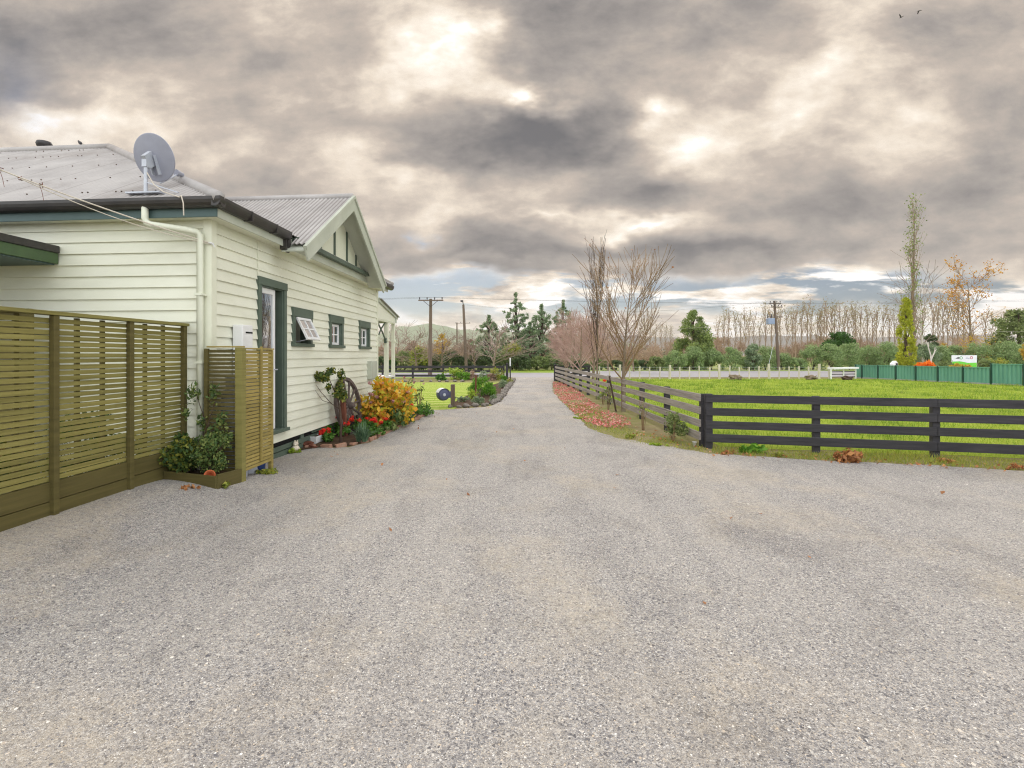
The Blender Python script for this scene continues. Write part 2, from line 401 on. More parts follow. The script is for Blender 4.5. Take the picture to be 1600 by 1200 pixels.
M['tuft_blade'] = leaf_mat('long_paddock_grass', [S(92,132,40),S(112,146,46),S(140,166,60),S(186,186,110)], .4)
M['lawn_blade'] = leaf_mat('lawn_grass_blades', [S(164,188,64),S(148,176,56),S(178,198,84)], .4)

def gravel_mat():
    m, nt, bs, out = new_mat('crushed_stone_gravel'); L = nt.links.new
    tc = nt.nodes.new('ShaderNodeTexCoord')
    def vor(scale, rnd=1.0, feature='F1'):
        v = nt.nodes.new('ShaderNodeTexVoronoi'); v.inputs['Scale'].default_value = scale; v.feature = feature
        v.inputs['Randomness'].default_value = rnd; L(tc.outputs['Object'], v.inputs['Vector']); return v
    v1, v2 = vor(185), vor(88)
    sp1 = nt.nodes.new('ShaderNodeSeparateColor'); L(v1.outputs['Color'], sp1.inputs[0])
    sp2 = nt.nodes.new('ShaderNodeSeparateColor'); L(v2.outputs['Color'], sp2.inputs[0])
    stones = ramp(nt, [(0,S(96,94,96)),(.12,S(138,135,136)),(.4,S(166,162,161)),(.62,S(181,177,174)),(.8,S(195,184,170)),(.93,S(207,203,199)),(1,S(238,235,232))])
    L(sp1.outputs[0], stones.inputs[0])
    big = ramp(nt, [(0,S(106,104,108)),(.3,S(150,147,148)),(.7,S(186,180,175)),(1,S(224,219,212))])
    L(sp2.outputs[1], big.inputs[0])
    sel = ramp(nt, [(.74,(0,0,0,1)),(.78,(1,1,1,1))]); L(sp2.outputs[0], sel.inputs[0])
    c = mixc(nt, sel.outputs[0], stones.outputs[0], big.outputs[0])
    # trodden dusty patches
    pn = tex(nt, .55, 6, .65, (1,.8,1)); pr = ramp(nt, [(.49,(0,0,0,1)),(.60,(1,1,1,1))]); L(pn, pr.inputs[0])
    fn = tex(nt, 16, 4, .7); fr = ramp(nt, [(.35,(.2,.2,.2,1)),(.65,(1,1,1,1))]); L(fn, fr.inputs[0])
    dust = math_(nt,'MULTIPLY',math_(nt,'MULTIPLY',pr.outputs[0],fr.outputs[0]),.52)
    c = mixc(nt, dust, c, S(206,192,170))
    # dark loose stone patches
    dn = tex(nt, 1.1, 5, .6, (1,.7,1), dist=.6); dr = ramp(nt, [(.34,(1,1,1,1)),(.50,(0,0,0,1))]); L(dn, dr.inputs[0])
    c = mixc(nt, math_(nt,'MULTIPLY',dr.outputs[0],.20), c, S(112,108,110), 'MULTIPLY')
    # wheel tracks up the drive: finer pale dust where tyres run
    st = tex(nt, 1.0, 5, .65, (2.2,.28,1), dist=.4); sr = ramp(nt, [(.44,(0,0,0,1)),(.60,(1,1,1,1))]); L(st, sr.inputs[0])
    c = mixc(nt, math_(nt,'MULTIPLY',sr.outputs[0],.15), c, S(214,206,196))
    mn = tex(nt, 30, 3, .75, (1,1,1)); mr = ramp(nt, [(.32,(.84,.84,.85,1)),(.5,(1,1,1,1)),(.68,(1.09,1.08,1.07,1))]); L(mn, mr.inputs[0]); c = mixc(nt, 1., c, mr.outputs[0], 'MULTIPLY')
    L(c, bs.inputs['Base Color']); bs.inputs['Roughness'].default_value = .9; bs.inputs['Specular IOR Level'].default_value = .2
    h = math_(nt,'ADD', math_(nt,'MULTIPLY',v1.outputs['Distance'],-1.0), math_(nt,'MULTIPLY',math_(nt,'MULTIPLY',v2.outputs['Distance'],sel.outputs[0]),-1.4))
    h = math_(nt,'ADD', h, math_(nt,'MULTIPLY',dn,1.5))
    bump(nt, bs, h, .8, .008)
    return m
M['gravel'] = gravel_mat()
def stone_mat():
    m, nt, bs, out = new_mat('loose_stone'); L = nt.links.new
    g = nt.nodes.new('ShaderNodeNewGeometry')
    r = ramp(nt, [(0,S(96,94,98)),(.3,S(142,138,138)),(.6,S(176,170,164)),(.8,S(204,186,164)),(1,S(240,236,230))])
    L(g.outputs['Random Per Island'], r.inputs[0]); L(r.outputs[0], bs.inputs['Base Color']); bs.inputs['Roughness'].default_value = .9
    return m
M['stone'] = stone_mat()
def grass_mat(name, a, b, c, scale=.8, stripes=None):
    m, nt, bs, out = new_mat(name); L = nt.links.new
    r = ramp(nt, [(.3,a),(.52,b),(.72,c)]); L(tex(nt, scale, 6, .65), r.inputs[0]); col = r.outputs[0]
    if stripes:
        tc = nt.nodes.new('ShaderNodeTexCoord'); w = nt.nodes.new('ShaderNodeTexWave'); w.inputs['Scale'].default_value = stripes[0]; w.inputs['Distortion'].default_value = 1.2
        mp = nt.nodes.new('ShaderNodeMapping'); mp.inputs['Rotation'].default_value = (0,0,stripes[1]); L(tc.outputs['Object'], mp.inputs[0]); L(mp.outputs[0], w.inputs[0])
        col = mixc(nt, math_(nt,'MULTIPLY',w.outputs['Fac'],.85), col, stripes[2])
    f = tex(nt, 60, 3, .7); fr = ramp(nt, [(.3,(.62,.62,.62,1)),(.7,(1.1,1.1,1.1,1))]); L(f, fr.inputs[0])
    col = mixc(nt, 1., col, fr.outputs[0], 'MULTIPLY')
    L(col, bs.inputs['Base Color']); bs.inputs['Roughness'].default_value = .9; bs.inputs['Specular IOR Level'].default_value = .15
    bump(nt, bs, f, .9, .03)
    return m
M['paddock'] = grass_mat('paddock_turf', S(134,158,46), S(160,180,58), S(184,194,78), .55)
M['lawn'] = grass_mat('mown_lawn', S(138,168,42), S(154,182,50), S(168,192,64), .9, (.38, R(62), S(206,214,118)))
M['verge'] = grass_mat('roadside_grass', S(134,164,56), S(152,178,64), S(172,180,90), .5)
M['earth'] = surf('rough_earth_ground', S(150,136,104), S(128,130,74), .95, 1.3, None, (.35,.65), 40, .9, .02, spec=.1, grime=(S(104,88,66),.7))
M['asphalt'] = surf('worn_asphalt', S(170,166,170), S(154,150,154), .85, 2, None, (.3,.7), 80, .6, .005, spec=.2)
def hill_mat(name, a, b, c):
    m, nt, bs, out = new_mat(name); r = ramp(nt, [(.3,a),(.5,b),(.7,c)])
    nt.links.new(tex(nt, .008, 8, .65), r.inputs[0]); nt.links.new(r.outputs[0], bs.inputs['Base Color']); bs.inputs['Roughness'].default_value = 1; bs.inputs['Specular IOR Level'].default_value = 0
    return m
M['hill'] = hill_mat('pasture_hillside', S(120,134,104), S(138,150,116), S(104,122,96))
M['hill_dark'] = hill_mat('bush_clad_hillside', S(104,100,98), S(122,114,108), S(92,92,92))
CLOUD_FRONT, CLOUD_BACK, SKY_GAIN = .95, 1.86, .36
DENOISE = True
# ---------------------------------------------------------------- camera, sun, sky
sc = bpy.context.scene
cam_d = bpy.data.cameras.new('camera'); cam = bpy.data.objects.new('camera', cam_d); COL.objects.link(cam)
cam.location = (0,0,EYE); cam.rotation_euler = (R(90),0,YAW)
cam_d.sensor_width = 36; cam_d.lens = 18; cam_d.clip_start = .05; cam_d.clip_end = 12000
cam_d.shift_x = (800-CX)/1600; cam_d.shift_y = -(600-CY)/1600
sc.camera = cam
sc.view_settings.view_transform = 'Standard'; sc.view_settings.look = 'None'; sc.view_settings.gamma = 1
sc.view_settings.exposure = EXPOSURE = 0.25
sc.cycles.use_denoising = DENOISE
sc.cycles.denoising_prefilter = 'NONE'; sc.cycles.filter_width = 1.15
sc.cycles.max_bounces = 6; sc.cycles.diffuse_bounces = 3; sc.cycles.transmission_bounces = 4; sc.cycles.transparent_max_bounces = 8
sc.cycles.adaptive_threshold = .012
SUN_EL = R(31); su = (690-CX)/FPX
sd = C(su,1,0).normalized(); sun_dir = Vector((sd.x*math.cos(SUN_EL), sd.y*math.cos(SUN_EL), math.sin(SUN_EL)))
sl = bpy.data.lights.new('sun','SUN'); sl.energy = 1.5; sl.angle = R(14); sl.color = (1,.93,.84)
so = bpy.data.objects.new('sun', sl); COL.objects.link(so); so.rotation_euler = sun_dir.to_track_quat('Z','Y').to_euler()

w = bpy.data.worlds.new('World'); sc.world = w; w.use_nodes = True; nt = w.node_tree; nt.nodes.clear(); L = nt.links.new
out = nt.nodes.new('ShaderNodeOutputWorld'); bg = nt.nodes.new('ShaderNodeBackground'); L(bg.outputs[0], out.inputs[0]); bg.inputs[1].default_value = .1
sky = nt.nodes.new('ShaderNodeTexSky'); sky.sky_type = 'NISHITA'; sky.sun_disc = False; sky.sun_elevation = SUN_EL
sky.sun_rotation = math.atan2(sun_dir.x, sun_dir.y)
tc = nt.nodes.new('ShaderNodeTexCoord')
rot = nt.nodes.new('ShaderNodeMapping'); rot.inputs['Rotation'].default_value = (0,0,-YAW); L(tc.outputs['Generated'], rot.inputs[0])
sp = nt.nodes.new('ShaderNodeSeparateXYZ'); L(rot.outputs[0], sp.inputs[0])
qx, qy, qz = sp.outputs
fy = math_(nt,'MAXIMUM',qy,.12)
cb = nt.nodes.new('ShaderNodeCombineXYZ'); L(math_(nt,'DIVIDE',qx,fy), cb.inputs[0]); L(math_(nt,'DIVIDE',qz,fy), cb.inputs[1])
# the cloud deck seen in perspective: noise on a plane overhead
zz = math_(nt,'ADD',math_(nt,'MAXIMUM',qz,0),.10)
pl = nt.nodes.new('ShaderNodeCombineXYZ'); L(math_(nt,'DIVIDE',qx,zz), pl.inputs[0]); L(math_(nt,'DIVIDE',qy,zz), pl.inputs[1])
def cnoise(src, scale, detail, rough, off=(0,0,0), stretch=(1,1,1), dist=0, rotz=0):
    mp = nt.nodes.new('ShaderNodeMapping'); mp.inputs['Location'].default_value = off; mp.inputs['Scale'].default_value = stretch; mp.inputs['Rotation'].default_value = (0,0,rotz); L(src, mp.inputs[0])
    n = nt.nodes.new('ShaderNodeTexNoise'); n.inputs['Scale'].default_value = scale; n.inputs['Detail'].default_value = detail
    n.inputs['Roughness'].default_value = rough; n.inputs['Distortion'].default_value = dist; L(mp.outputs[0], n.inputs['Vector']); return n
wn = cnoise(cb.outputs[0], 5., 4, .55, (3.1,1.7,0), (1,1.8,1))
wsub = nt.nodes.new('ShaderNodeVectorMath'); wsub.operation = 'SUBTRACT'; L(wn.outputs['Color'], wsub.inputs[0]); wsub.inputs[1].default_value = (.5,.5,.5)
wsc = nt.nodes.new('ShaderNodeVectorMath'); wsc.operation = 'MULTIPLY_ADD'; L(wsub.outputs[0], wsc.inputs[0]); wsc.inputs[1].default_value = (.34,.16,0); L(cb.outputs[0], wsc.inputs[2])
UV = wsc.outputs[0]
n1 = cnoise(pl.outputs[0], .9, 9, .60, (4.2,1.3,0), (1,1,1), .1).outputs['Fac']
n2 = cnoise(cb.outputs[0], 3.8, 9, .60, (7.7,2.2,0), (1,1.7,1), .1, R(-12)).outputs['Fac']
t = math_(nt,'ADD', math_(nt,'MULTIPLY',math_(nt,'SUBTRACT',n1,.5),.72), math_(nt,'MULTIPLY',math_(nt,'SUBTRACT',n2,.5),1.2))
t = math_(nt,'ADD', t, .535)
# large cloud masses and breaks: where, how wide (photo-scale), turned by, how much lighter or darker
BLOBS = [
 (690,62,125,125,15,.44),(1420,230,560,420,0,.09),(610,40,240,110,0,.10),(805,165,95,46,0,.62),(720,130,120,70,0,.10),
 (1042,182,80,50,0,.30),(1090,240,200,110,-35,.20),(1330,95,240,85,38,.24),(1240,190,180,70,38,.10),
 (70,185,300,75,-8,.32),(20,215,140,60,0,.2),(400,130,220,100,15,.12),(640,265,330,50,0,.22),(650,330,300,40,0,.15),
 (985,345,130,28,8,.36),(870,332,160,22,0,.22),(830,400,240,18,0,.1),(1480,250,260,50,0,.1),
 (855,212,230,70,4,-.50),(800,245,160,50,0,-.20),(1050,290,230,50,8,-.30),(1150,320,200,40,0,-.16),(1300,320,230,55,0,-.12),
 (720,397,320,32,2,-.30),(1060,385,430,38,-2,-.34),(880,425,420,20,0,-.12),(140,60,330,100,18,-.2),(20,60,160,110,0,-.12),(330,120,180,60,15,-.1),
 (1500,150,260,260,0,-.05),(900,60,260,110,0,-.06),(1450,370,380,70,0,-.06),(530,190,200,60,0,-.12),(1180,130,140,90,0,-.05),
]
for px, py, sx, sy, rz, amp in BLOBS:
    mp = nt.nodes.new('ShaderNodeMapping'); mp.vector_type = 'TEXTURE'
    mp.inputs['Location'].default_value = ((px-CX)/FPX,(CY-py)/FPX,0); mp.inputs['Rotation'].default_value = (0,0,R(rz)); mp.inputs['Scale'].default_value = (sx*1.25/FPX, sy*1.25/FPX, 1)
    L(UV, mp.inputs[0]); g = nt.nodes.new('ShaderNodeTexGradient'); g.gradient_type = 'QUADRATIC_SPHERE'; L(mp.outputs[0], g.inputs[0])
    n = nt.nodes.new('ShaderNodeMath'); n.operation = 'MULTIPLY_ADD'; L(g.outputs['Fac'], n.inputs[0]); n.inputs[1].default_value = amp*1.25; L(t, n.inputs[2]); t = n.outputs[0]
# below the deck's far edge: bright low cloud with strips of blue
spu = nt.nodes.new('ShaderNodeSeparateXYZ'); L(UV, spu.inputs[0])
vv = spu.outputs[1]
low = nt.nodes.new('ShaderNodeMapRange'); low.interpolation_type = 'SMOOTHSTEP'; L(vv, low.inputs[0])
for i, x in enumerate((.175,.125,0,1)): low.inputs[i+1].default_value = x
n3 = cnoise(cb.outputs[0], 5.5, 9, .66, (1.2,9.1,0), (1,4.2,1), .3).outputs['Fac']
tl = math_(nt,'ADD', math_(nt,'MULTIPLY',math_(nt,'SUBTRACT',n3,.5),2.1), .90)
tm = nt.nodes.new('ShaderNodeMix'); L(low.outputs[0], tm.inputs[0]); L(t, tm.inputs[2]); L(tl, tm.inputs[3])
# sky behind and overhead, unseen: brightened and blued to light ground and walls
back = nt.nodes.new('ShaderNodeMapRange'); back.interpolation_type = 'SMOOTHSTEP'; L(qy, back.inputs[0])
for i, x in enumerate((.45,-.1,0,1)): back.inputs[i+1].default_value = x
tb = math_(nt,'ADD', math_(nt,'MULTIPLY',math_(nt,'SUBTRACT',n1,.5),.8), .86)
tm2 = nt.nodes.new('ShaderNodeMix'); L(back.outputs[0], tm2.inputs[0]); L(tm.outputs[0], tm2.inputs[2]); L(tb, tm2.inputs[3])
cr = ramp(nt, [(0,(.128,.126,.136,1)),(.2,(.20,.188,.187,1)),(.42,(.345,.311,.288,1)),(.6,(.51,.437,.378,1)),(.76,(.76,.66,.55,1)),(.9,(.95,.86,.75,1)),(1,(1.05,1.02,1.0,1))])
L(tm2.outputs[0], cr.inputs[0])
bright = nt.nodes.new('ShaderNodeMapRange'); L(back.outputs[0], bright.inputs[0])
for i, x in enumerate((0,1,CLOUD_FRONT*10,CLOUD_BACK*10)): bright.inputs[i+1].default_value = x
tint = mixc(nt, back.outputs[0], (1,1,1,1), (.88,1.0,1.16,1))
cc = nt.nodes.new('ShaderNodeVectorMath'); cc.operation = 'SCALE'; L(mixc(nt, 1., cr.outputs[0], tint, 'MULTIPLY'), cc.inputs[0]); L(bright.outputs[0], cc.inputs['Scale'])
# gaps of open sky
gn = cnoise(cb.outputs[0], 4.2, 5, .55, (5.5,3.3,0), (1,5.5,1), .2).outputs['Fac']
gr = ramp(nt, [(.44,(0,0,0,1)),(.50,(1,1,1,1))]); L(gn, gr.inputs[0])
band = nt.nodes.new('ShaderNodeMapRange'); band.interpolation_type = 'SMOOTHSTEP'; L(vv, band.inputs[0])
for i, x in enumerate((.055,.10,0,1)): band.inputs[i+1].default_value = x
gap = math_(nt,'MULTIPLY',math_(nt,'MULTIPLY',gr.outputs[0],band.outputs[0]),low.outputs[0])
gapb = nt.nodes.new('ShaderNodeTexGradient'); gapb.gradient_type = 'QUADRATIC_SPHERE'
mp = nt.nodes.new('ShaderNodeMapping'); mp.vector_type = 'TEXTURE'; mp.inputs['Location'].default_value = ((648-CX)/FPX,(CY-364)/FPX,0); mp.inputs['Scale'].default_value = (.045,.022,1); L(UV, mp.inputs[0]); L(mp.outputs[0], gapb.inputs[0])
gap = math_(nt,'ADD',gap,math_(nt,'MULTIPLY',gapb.outputs['Fac'],.8), True)
gapc = nt.nodes.new('ShaderNodeTexGradient'); gapc.gradient_type = 'QUADRATIC_SPHERE'
mp = nt.nodes.new('ShaderNodeMapping'); mp.vector_type = 'TEXTURE'; mp.inputs['Location'].default_value = ((15-CX)/FPX,(CY-150)/FPX,0); mp.inputs['Scale'].default_value = (.22,.20,1); L(UV, mp.inputs[0]); L(mp.outputs[0], gapc.inputs[0])
gap = math_(nt,'ADD',gap,math_(nt,'MULTIPLY',gapc.outputs['Fac'],.45), True)
gap = math_(nt,'MULTIPLY',gap,.95)
skyc = nt.nodes.new('ShaderNodeVectorMath'); skyc.operation = 'SCALE'; L(sky.outputs[0], skyc.inputs[0]); skyc.inputs['Scale'].default_value = SKY_GAIN
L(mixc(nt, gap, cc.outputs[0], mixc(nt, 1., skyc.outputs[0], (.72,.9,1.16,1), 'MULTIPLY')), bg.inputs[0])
w.cycles.sampling_method = 'MANUAL'; w.cycles.sample_map_resolution = 512
# ---------------------------------------------------------------- the ground and its coverings
def sstep(a, b, x):
    t = min(1, max(0, (x-a)/(b-a))); return t*t*(3-2*t)
def gz(x, y):
    "the yard lifts a little towards the slatted fence"
    return .19*sstep(-2.6, -4.1, x)*sstep(7.8, 5.0, y)
def sheet(name, poly, z, mat, kind='structure', step=None, hf=None, ragged=0.0, seed=0):
    "a flat covering; its outline wanders a little when ragged"
    pts = [Vector((p[0],p[1],0)) for p in poly]
    if ragged:
        rn = random.Random(seed); o = []
        for i, p in enumerate(pts):
            q = pts[(i+1)%len(pts)]; k = min(60, max(1, int((q-p).length/(ragged*2.2))))
            nrm = (q-p).cross(Vector((0,0,1))).normalized() if (q-p).length > 1e-6 else Vector()
            for j in range(k):
                o.append(p.lerp(q, j/k)+nrm*rn.uniform(-ragged, ragged)*(1 if j else .3))
        pts = o
    m = MB(); m.add([(p.x,p.y,z) for p in pts], [tuple(range(len(pts)))])
    o = m.build(name, mat); return props(o, kind=kind)
# terrain to the horizon
g = MB(); g.quad((-3250,-60,0),(3250,-60,0),(3250,3100,0),(-3250,3100,0))
props(g.build('ground', M['earth']), kind='structure')
# paddock
PAD_A, PAD_B = C(3.82,8.83), C(4.3,32)
paddock_poly = [C(4.1,8.95), C(4.5,32), C(4.6,34.6), C(60,35.2), C(60,6.2), C(9.2,7.75)]
sheet('paddock', paddock_poly, .004, M['paddock'], ragged=.12, seed=3)
# front lawn
lawn_poly = [G(640,642), G(706,641), G(742,622), G(770,606), G(783,598), G(590,597.5), G(500,597.5), C(-22,30), C(-22,16.5), C(-4,15.2)]
sheet('front_lawn', lawn_poly, .004, M['lawn'], ragged=.05, seed=5)
# road and its verges
sheet('road', [C(-400,37.2), C(400,37.2), C(400,46.5), C(-400,46.5)], .006, M['asphalt'])
sheet('verge', [C(-400,46.6), C(400,46.6), C(400,56), C(-400,56)], .004, M['verge'], ragged=.25, seed=8)
sheet('verge_near', [C(-400,35.3), C(-.9,35.3), C(-.9,37.0), C(-400,37.0)], .004, M['verge'], ragged=.1, seed=9).name = 'near_verge'
sheet('verge_near', [C(5.2,35.3), C(400,35.3), C(400,37.0), C(5.2,37.0)], .004, M['earth'], ragged=.1, seed=10).name = 'earth_bank'
sheet('road_shoulder', [C(7.5,46.4), C(400,46.4), C(400,52.6), C(7.5,52.0)], .008, M['asphalt'], ragged=.15, seed=12)
sheet('far_field', [C(-900,57), C(900,57), C(900,400), C(-900,400)], .004, grass_mat('far_pasture', S(150,160,92), S(164,172,104), S(150,150,100), .05))
# gravel yard and drive: a grid trimmed to the outline so that the lift by the fence is real
edge_l = [(-5.2,-8),(-5.2,2),(-4.21,2.2),(-4.21,5.93),(-3.95,5.95)]
edge_l += [(-3.91,6.6),(-3.91,8.3)] + [tuple(G(*p)[:2]) for p in ((462,706),(500,700.5),(545,699),(575,692),(600,681),(625,668),(650,658),(664,651),(645,642),(706,640),(738,638),(770,634.5),(785,624),(791,612),(799,602),(803,594),(806,590.5))]
edge_l += [tuple(C(1.6,37.1)[:2])]
edge_r = [tuple(C(5.0,37.1)[:2])] + [tuple(G(*p)[:2]) for p in ((868,592),(863,600),(864,613),(880,630),(900,650),(921,669),(960,684),(1008,692),(1065,702),(1107,709),(1270,719),(1460,728),(1600,737),(1900,760))]
edge_r += [(14,5.0),(30,3),(30,-8)]
rn = random.Random(4)
gp = []
full = edge_l+edge_r
for i, p in enumerate(full):
    q = full[(i+1)%len(full)]; p = Vector((*p,0)); q = Vector((*q,0)); k = min(40, max(1, int((q-p).length/.18)))
    nr = (q-p).cross(Vector((0,0,1))).normalized()
    for j in range(k):
        a = rn.uniform(-.05,.05) if p.y > 7.9 else rn.uniform(-.01,.01)
        gp.append(p.lerp(q,j/k)+nr*a)
import bmesh
bm = bmesh.new(); f = bm.faces.new([bm.verts.new(p) for p in gp])
bmesh.ops.triangulate(bm, faces=[f])
for x in [-4.2+.13*i for i in range(14)]:
    bmesh.ops.bisect_plane(bm, geom=bm.verts[:]+bm.edges[:]+bm.faces[:], plane_co=(x,0,0), plane_no=(1,0,0))
for y in [4.8+.2*i for i in range(17)]:
    bmesh.ops.bisect_plane(bm, geom=bm.verts[:]+bm.edges[:]+bm.faces[:], plane_co=(0,y,0), plane_no=(0,1,0))
for v in bm.verts: v.co.z = .009+gz(v.co.x, v.co.y)
me = bpy.data.meshes.new('gravel_drive'); bm.to_mesh(me); bm.free()
for p_ in me.polygons: p_.use_smooth = True
props(link_mesh('gravel_drive', me, M['gravel']), kind='structure')
gravel_poly = [(p.x,p.y) for p in gp]
# loose stones lying on the gravel (near ones show singly)
rng = np.random.default_rng(11)
def loose_stones(n, dmin, dmax, smin, smax, rng):
    d = dmin*(dmax/dmin)**rng.random(n); r = (rng.random(n)*2.1-1.05)*d
    P = np.column_stack([r*CA-d*SA, r*SA+d*CA, np.zeros(n)]); P = P[in_poly(P, gravel_poly)]; n = len(P)
    P[:,2] = [.009+gz(*p[:2]) for p in P]
    base = np.array([(1,0,0),(.3,.95,0),(-.8,.6,0),(-.8,-.6,0),(.3,-.95,0),(.5,.1,.62),(-.45,.35,.55),(-.3,-.5,.58)])
    fc = np.array([(0,1,5),(1,6,5),(1,2,6),(2,3,6),(3,7,6),(3,4,7),(4,0,7),(0,5,7),(5,6,7)])
    s = smin*(smax/smin)**(rng.random(n)**2.2); an = rng.random(n)*6.283
    V = base[None]*(1+.3*rng.normal(size=(n,8,3)))*s[:,None,None]
    c, sn = np.cos(an)[:,None], np.sin(an)[:,None]
    X = V[:,:,0]*c-V[:,:,1]*sn; Y = V[:,:,0]*sn+V[:,:,1]*c
    V = np.stack([X,Y,np.maximum(V[:,:,2],-.2*s[:,None])*.9],2)+P[:,None,:]
    F = (fc[None]+8*np.arange(n)[:,None,None]).reshape(-1,3)
    return V.reshape(-1,3), F
V1,F1 = loose_stones(24000, 1.7, 6.5, .002, .0062, rng)
V2,F2 = loose_stones(700, 1.8, 12, .005, .011, rng)
me = np_mesh('loose_gravel', np.vstack([V1,V2]), np.vstack([F1,F2+len(V1)]))
props(link_mesh('loose_gravel', me, M['stone']), 'loose grey chips of gravel lying over the drive', None, None, 'stuff')

# grass you can see the blades of
def blade_field(name, label, poly, n, dmin, dmax, rr, h, wd, mat, seed, lean=.5, wide_far=True, z=.004):
    rng = np.random.default_rng(seed)
    d = dmin*(dmax/dmin)**rng.random(n); r = rr[0]+(rr[1]-rr[0])*rng.random(n)
    P = np.column_stack([r*CA-d*SA, r*SA+d*CA, np.full(n, z)]); k = in_poly(P, [(p[0],p[1]) for p in poly]); P = P[k]; d = d[k]
    nz = np.sin(P[:,0]*1.9+1.3*np.sin(P[:,1]*1.1))*np.sin(P[:,1]*1.6+P[:,0]*.6)
    hh = h*(.75+.45*nz); V, F = blades(P, rng, hh, wd*(d/dmin)**.7 if wide_far else wd, lean)
    if not wide_far: pass
    return props(link_mesh(name, np_mesh(name, V, F), mat), label, None, None, 'stuff')
def blades(P, rng, h, w, lean=.5):
    n = len(P); an = rng.random(n)*2*np.pi; hh = h*(.5+rng.random(n)); w = np.broadcast_to(w, (n,))[:,None]
    d = np.column_stack([np.cos(an), np.sin(an), np.zeros(n)])
    la = rng.random(n)*2*np.pi; ln = (lean*hh*rng.random(n))
    tip = P + np.column_stack([np.cos(la)*ln, np.sin(la)*ln, hh])
    V = np.empty((n,3,3)); V[:,0] = P-d*(w/2); V[:,1] = P+d*(w/2); V[:,2] = tip
    return V.reshape(-1,3), np.arange(3*n).reshape(-1,3)
blade_field('paddock_grass', 'bright green grass growing in the fenced paddock', paddock_poly, 150000, 7.8, 34.5, (3.9,30), .055, .008, M['grass_blade'], 21, .8)
blade_field('lawn_grass', 'short mown grass of the front lawn', lawn_poly, 16000, 15, 31, (-9,1), .03, .008, M['lawn_blade'], 22, .8)
rng = np.random.default_rng(27); cs = 900
d_ = 8*(33/8)**rng.random(cs); r_ = 4+26*rng.random(cs); q_ = np.repeat(np.arange(cs), 34)
sp_ = (.10+.25*rng.random(cs))[q_]; P_ = np.column_stack([r_[q_]+rng.normal(size=len(q_))*sp_, d_[q_]+rng.normal(size=len(q_))*sp_]); dd_ = np.maximum(P_[:,1],7.9)
P_ = np.column_stack([P_[:,0]*CA-P_[:,1]*SA, P_[:,0]*SA+P_[:,1]*CA, np.full(len(q_),.004)]); k_ = in_poly(P_, [(p[0],p[1]) for p in paddock_poly])
V, F = blades(P_[k_], rng, .12, .009*(dd_[k_]/8)**.7, .9)
props(link_mesh('long_grass', np_mesh('long_grass', V, F), M['tuft_blade']), 'longer darker grass tufts dotted over the paddock', None, None, 'stuff')
# mossy strip and weeds under the rail fence
strip = [G(*p) for p in ((884,634),(905,655),(925,673),(962,688),(1010,695),(1067,704),(1107,709),(1107,700),(1060,692),(1000,676),(955,655),(915,632))]
blade_field('fence_weeds', 'mossy weeds and short grass along the foot of the rail fence', strip, 9000, 8.3, 18, (2,4.2), .04, .012, M['lf_weed'], 23, 1.2)
strip2 = [G(*p) for p in ((1112,710),(1270,719),(1460,728),(1600,737),(1680,742),(1680,722),(1460,713),(1270,706),(1112,699))]
blade_field('fence_weeds', 'grass tufts and weeds along the foot of the black fence', strip2, 16000, 6.8, 9.2, (3.7,9), .075, .008, M['lf_weed'], 24, 1.1).name = 'fence_grass'

# fallen leaves
def litter(name, label, poly, n, L, W, mat, seed, z=.02):
    rng = np.random.default_rng(seed); p = np.array([(q[0],q[1]) for q in poly]); lo, hi = p.min(0), p.max(0)
    P = np.column_stack([lo[0]+(hi[0]-lo[0])*rng.random(n), lo[1]+(hi[1]-lo[1])*rng.random(n), z*rng.random(n)+.012])
    nz = np.sin(P[:,0]*3.1+P[:,1]*.7)*np.sin(P[:,1]*2.3-P[:,0])
    P = P[in_poly(P, [tuple(q) for q in p]) & (nz+rng.random(len(P))*1.6 > .55)]
    V, F = leaf_faces(P, rng, L, W, np.tile([0,0,1.],(len(P),1)), .8, 0, .35)
    V[:,2] = np.maximum(V[:,2], .011)
    return props(link_mesh(name, np_mesh(name, V, F), mat), label, None, None, 'stuff')
litter('fallen_leaves', 'drift of fallen red leaves beneath the bare trees along the drive',
  [G(*p) for p in ((864,597),(866,616),(890,640),(908,656),(935,668),(985,672),(985,655),(955,645),(925,628),(905,612),(885,598))], 9000, .06, .042, M['lf_fallen'], 31)
litter('dry_leaves', 'dry brown leaves caught along the foot of the rail fences',
  [G(*p) for p in ((930,662),(1000,684),(1060,698),(1110,714),(1270,724),(1460,733),(1650,746),(1650,735),(1460,720),(1270,711),(1110,703),(1060,686),(990,664))], 1500, .06, .04, M['lf_dry'], 32)
litter('blown_leaves', 'scattered dry leaves blown along the edge of the garden beds',
  [G(*p) for p in ((300,762),(420,742),(560,706),(680,662),(780,640),(806,600),(800,592),(790,600),(775,622),(740,634),(650,652),(560,694),(430,728),(330,750))], 420, .05, .035, M['lf_dry'], 33)

litter('stray_leaves', 'a few stray dry leaves lying out on the gravel yard',
  [G(*p) for p in ((300,790),(700,700),(780,640),(850,640),(1000,715),(1500,760),(1500,900),(900,1000),(300,950))], 70, .05, .035, M['lf_dry'], 34)
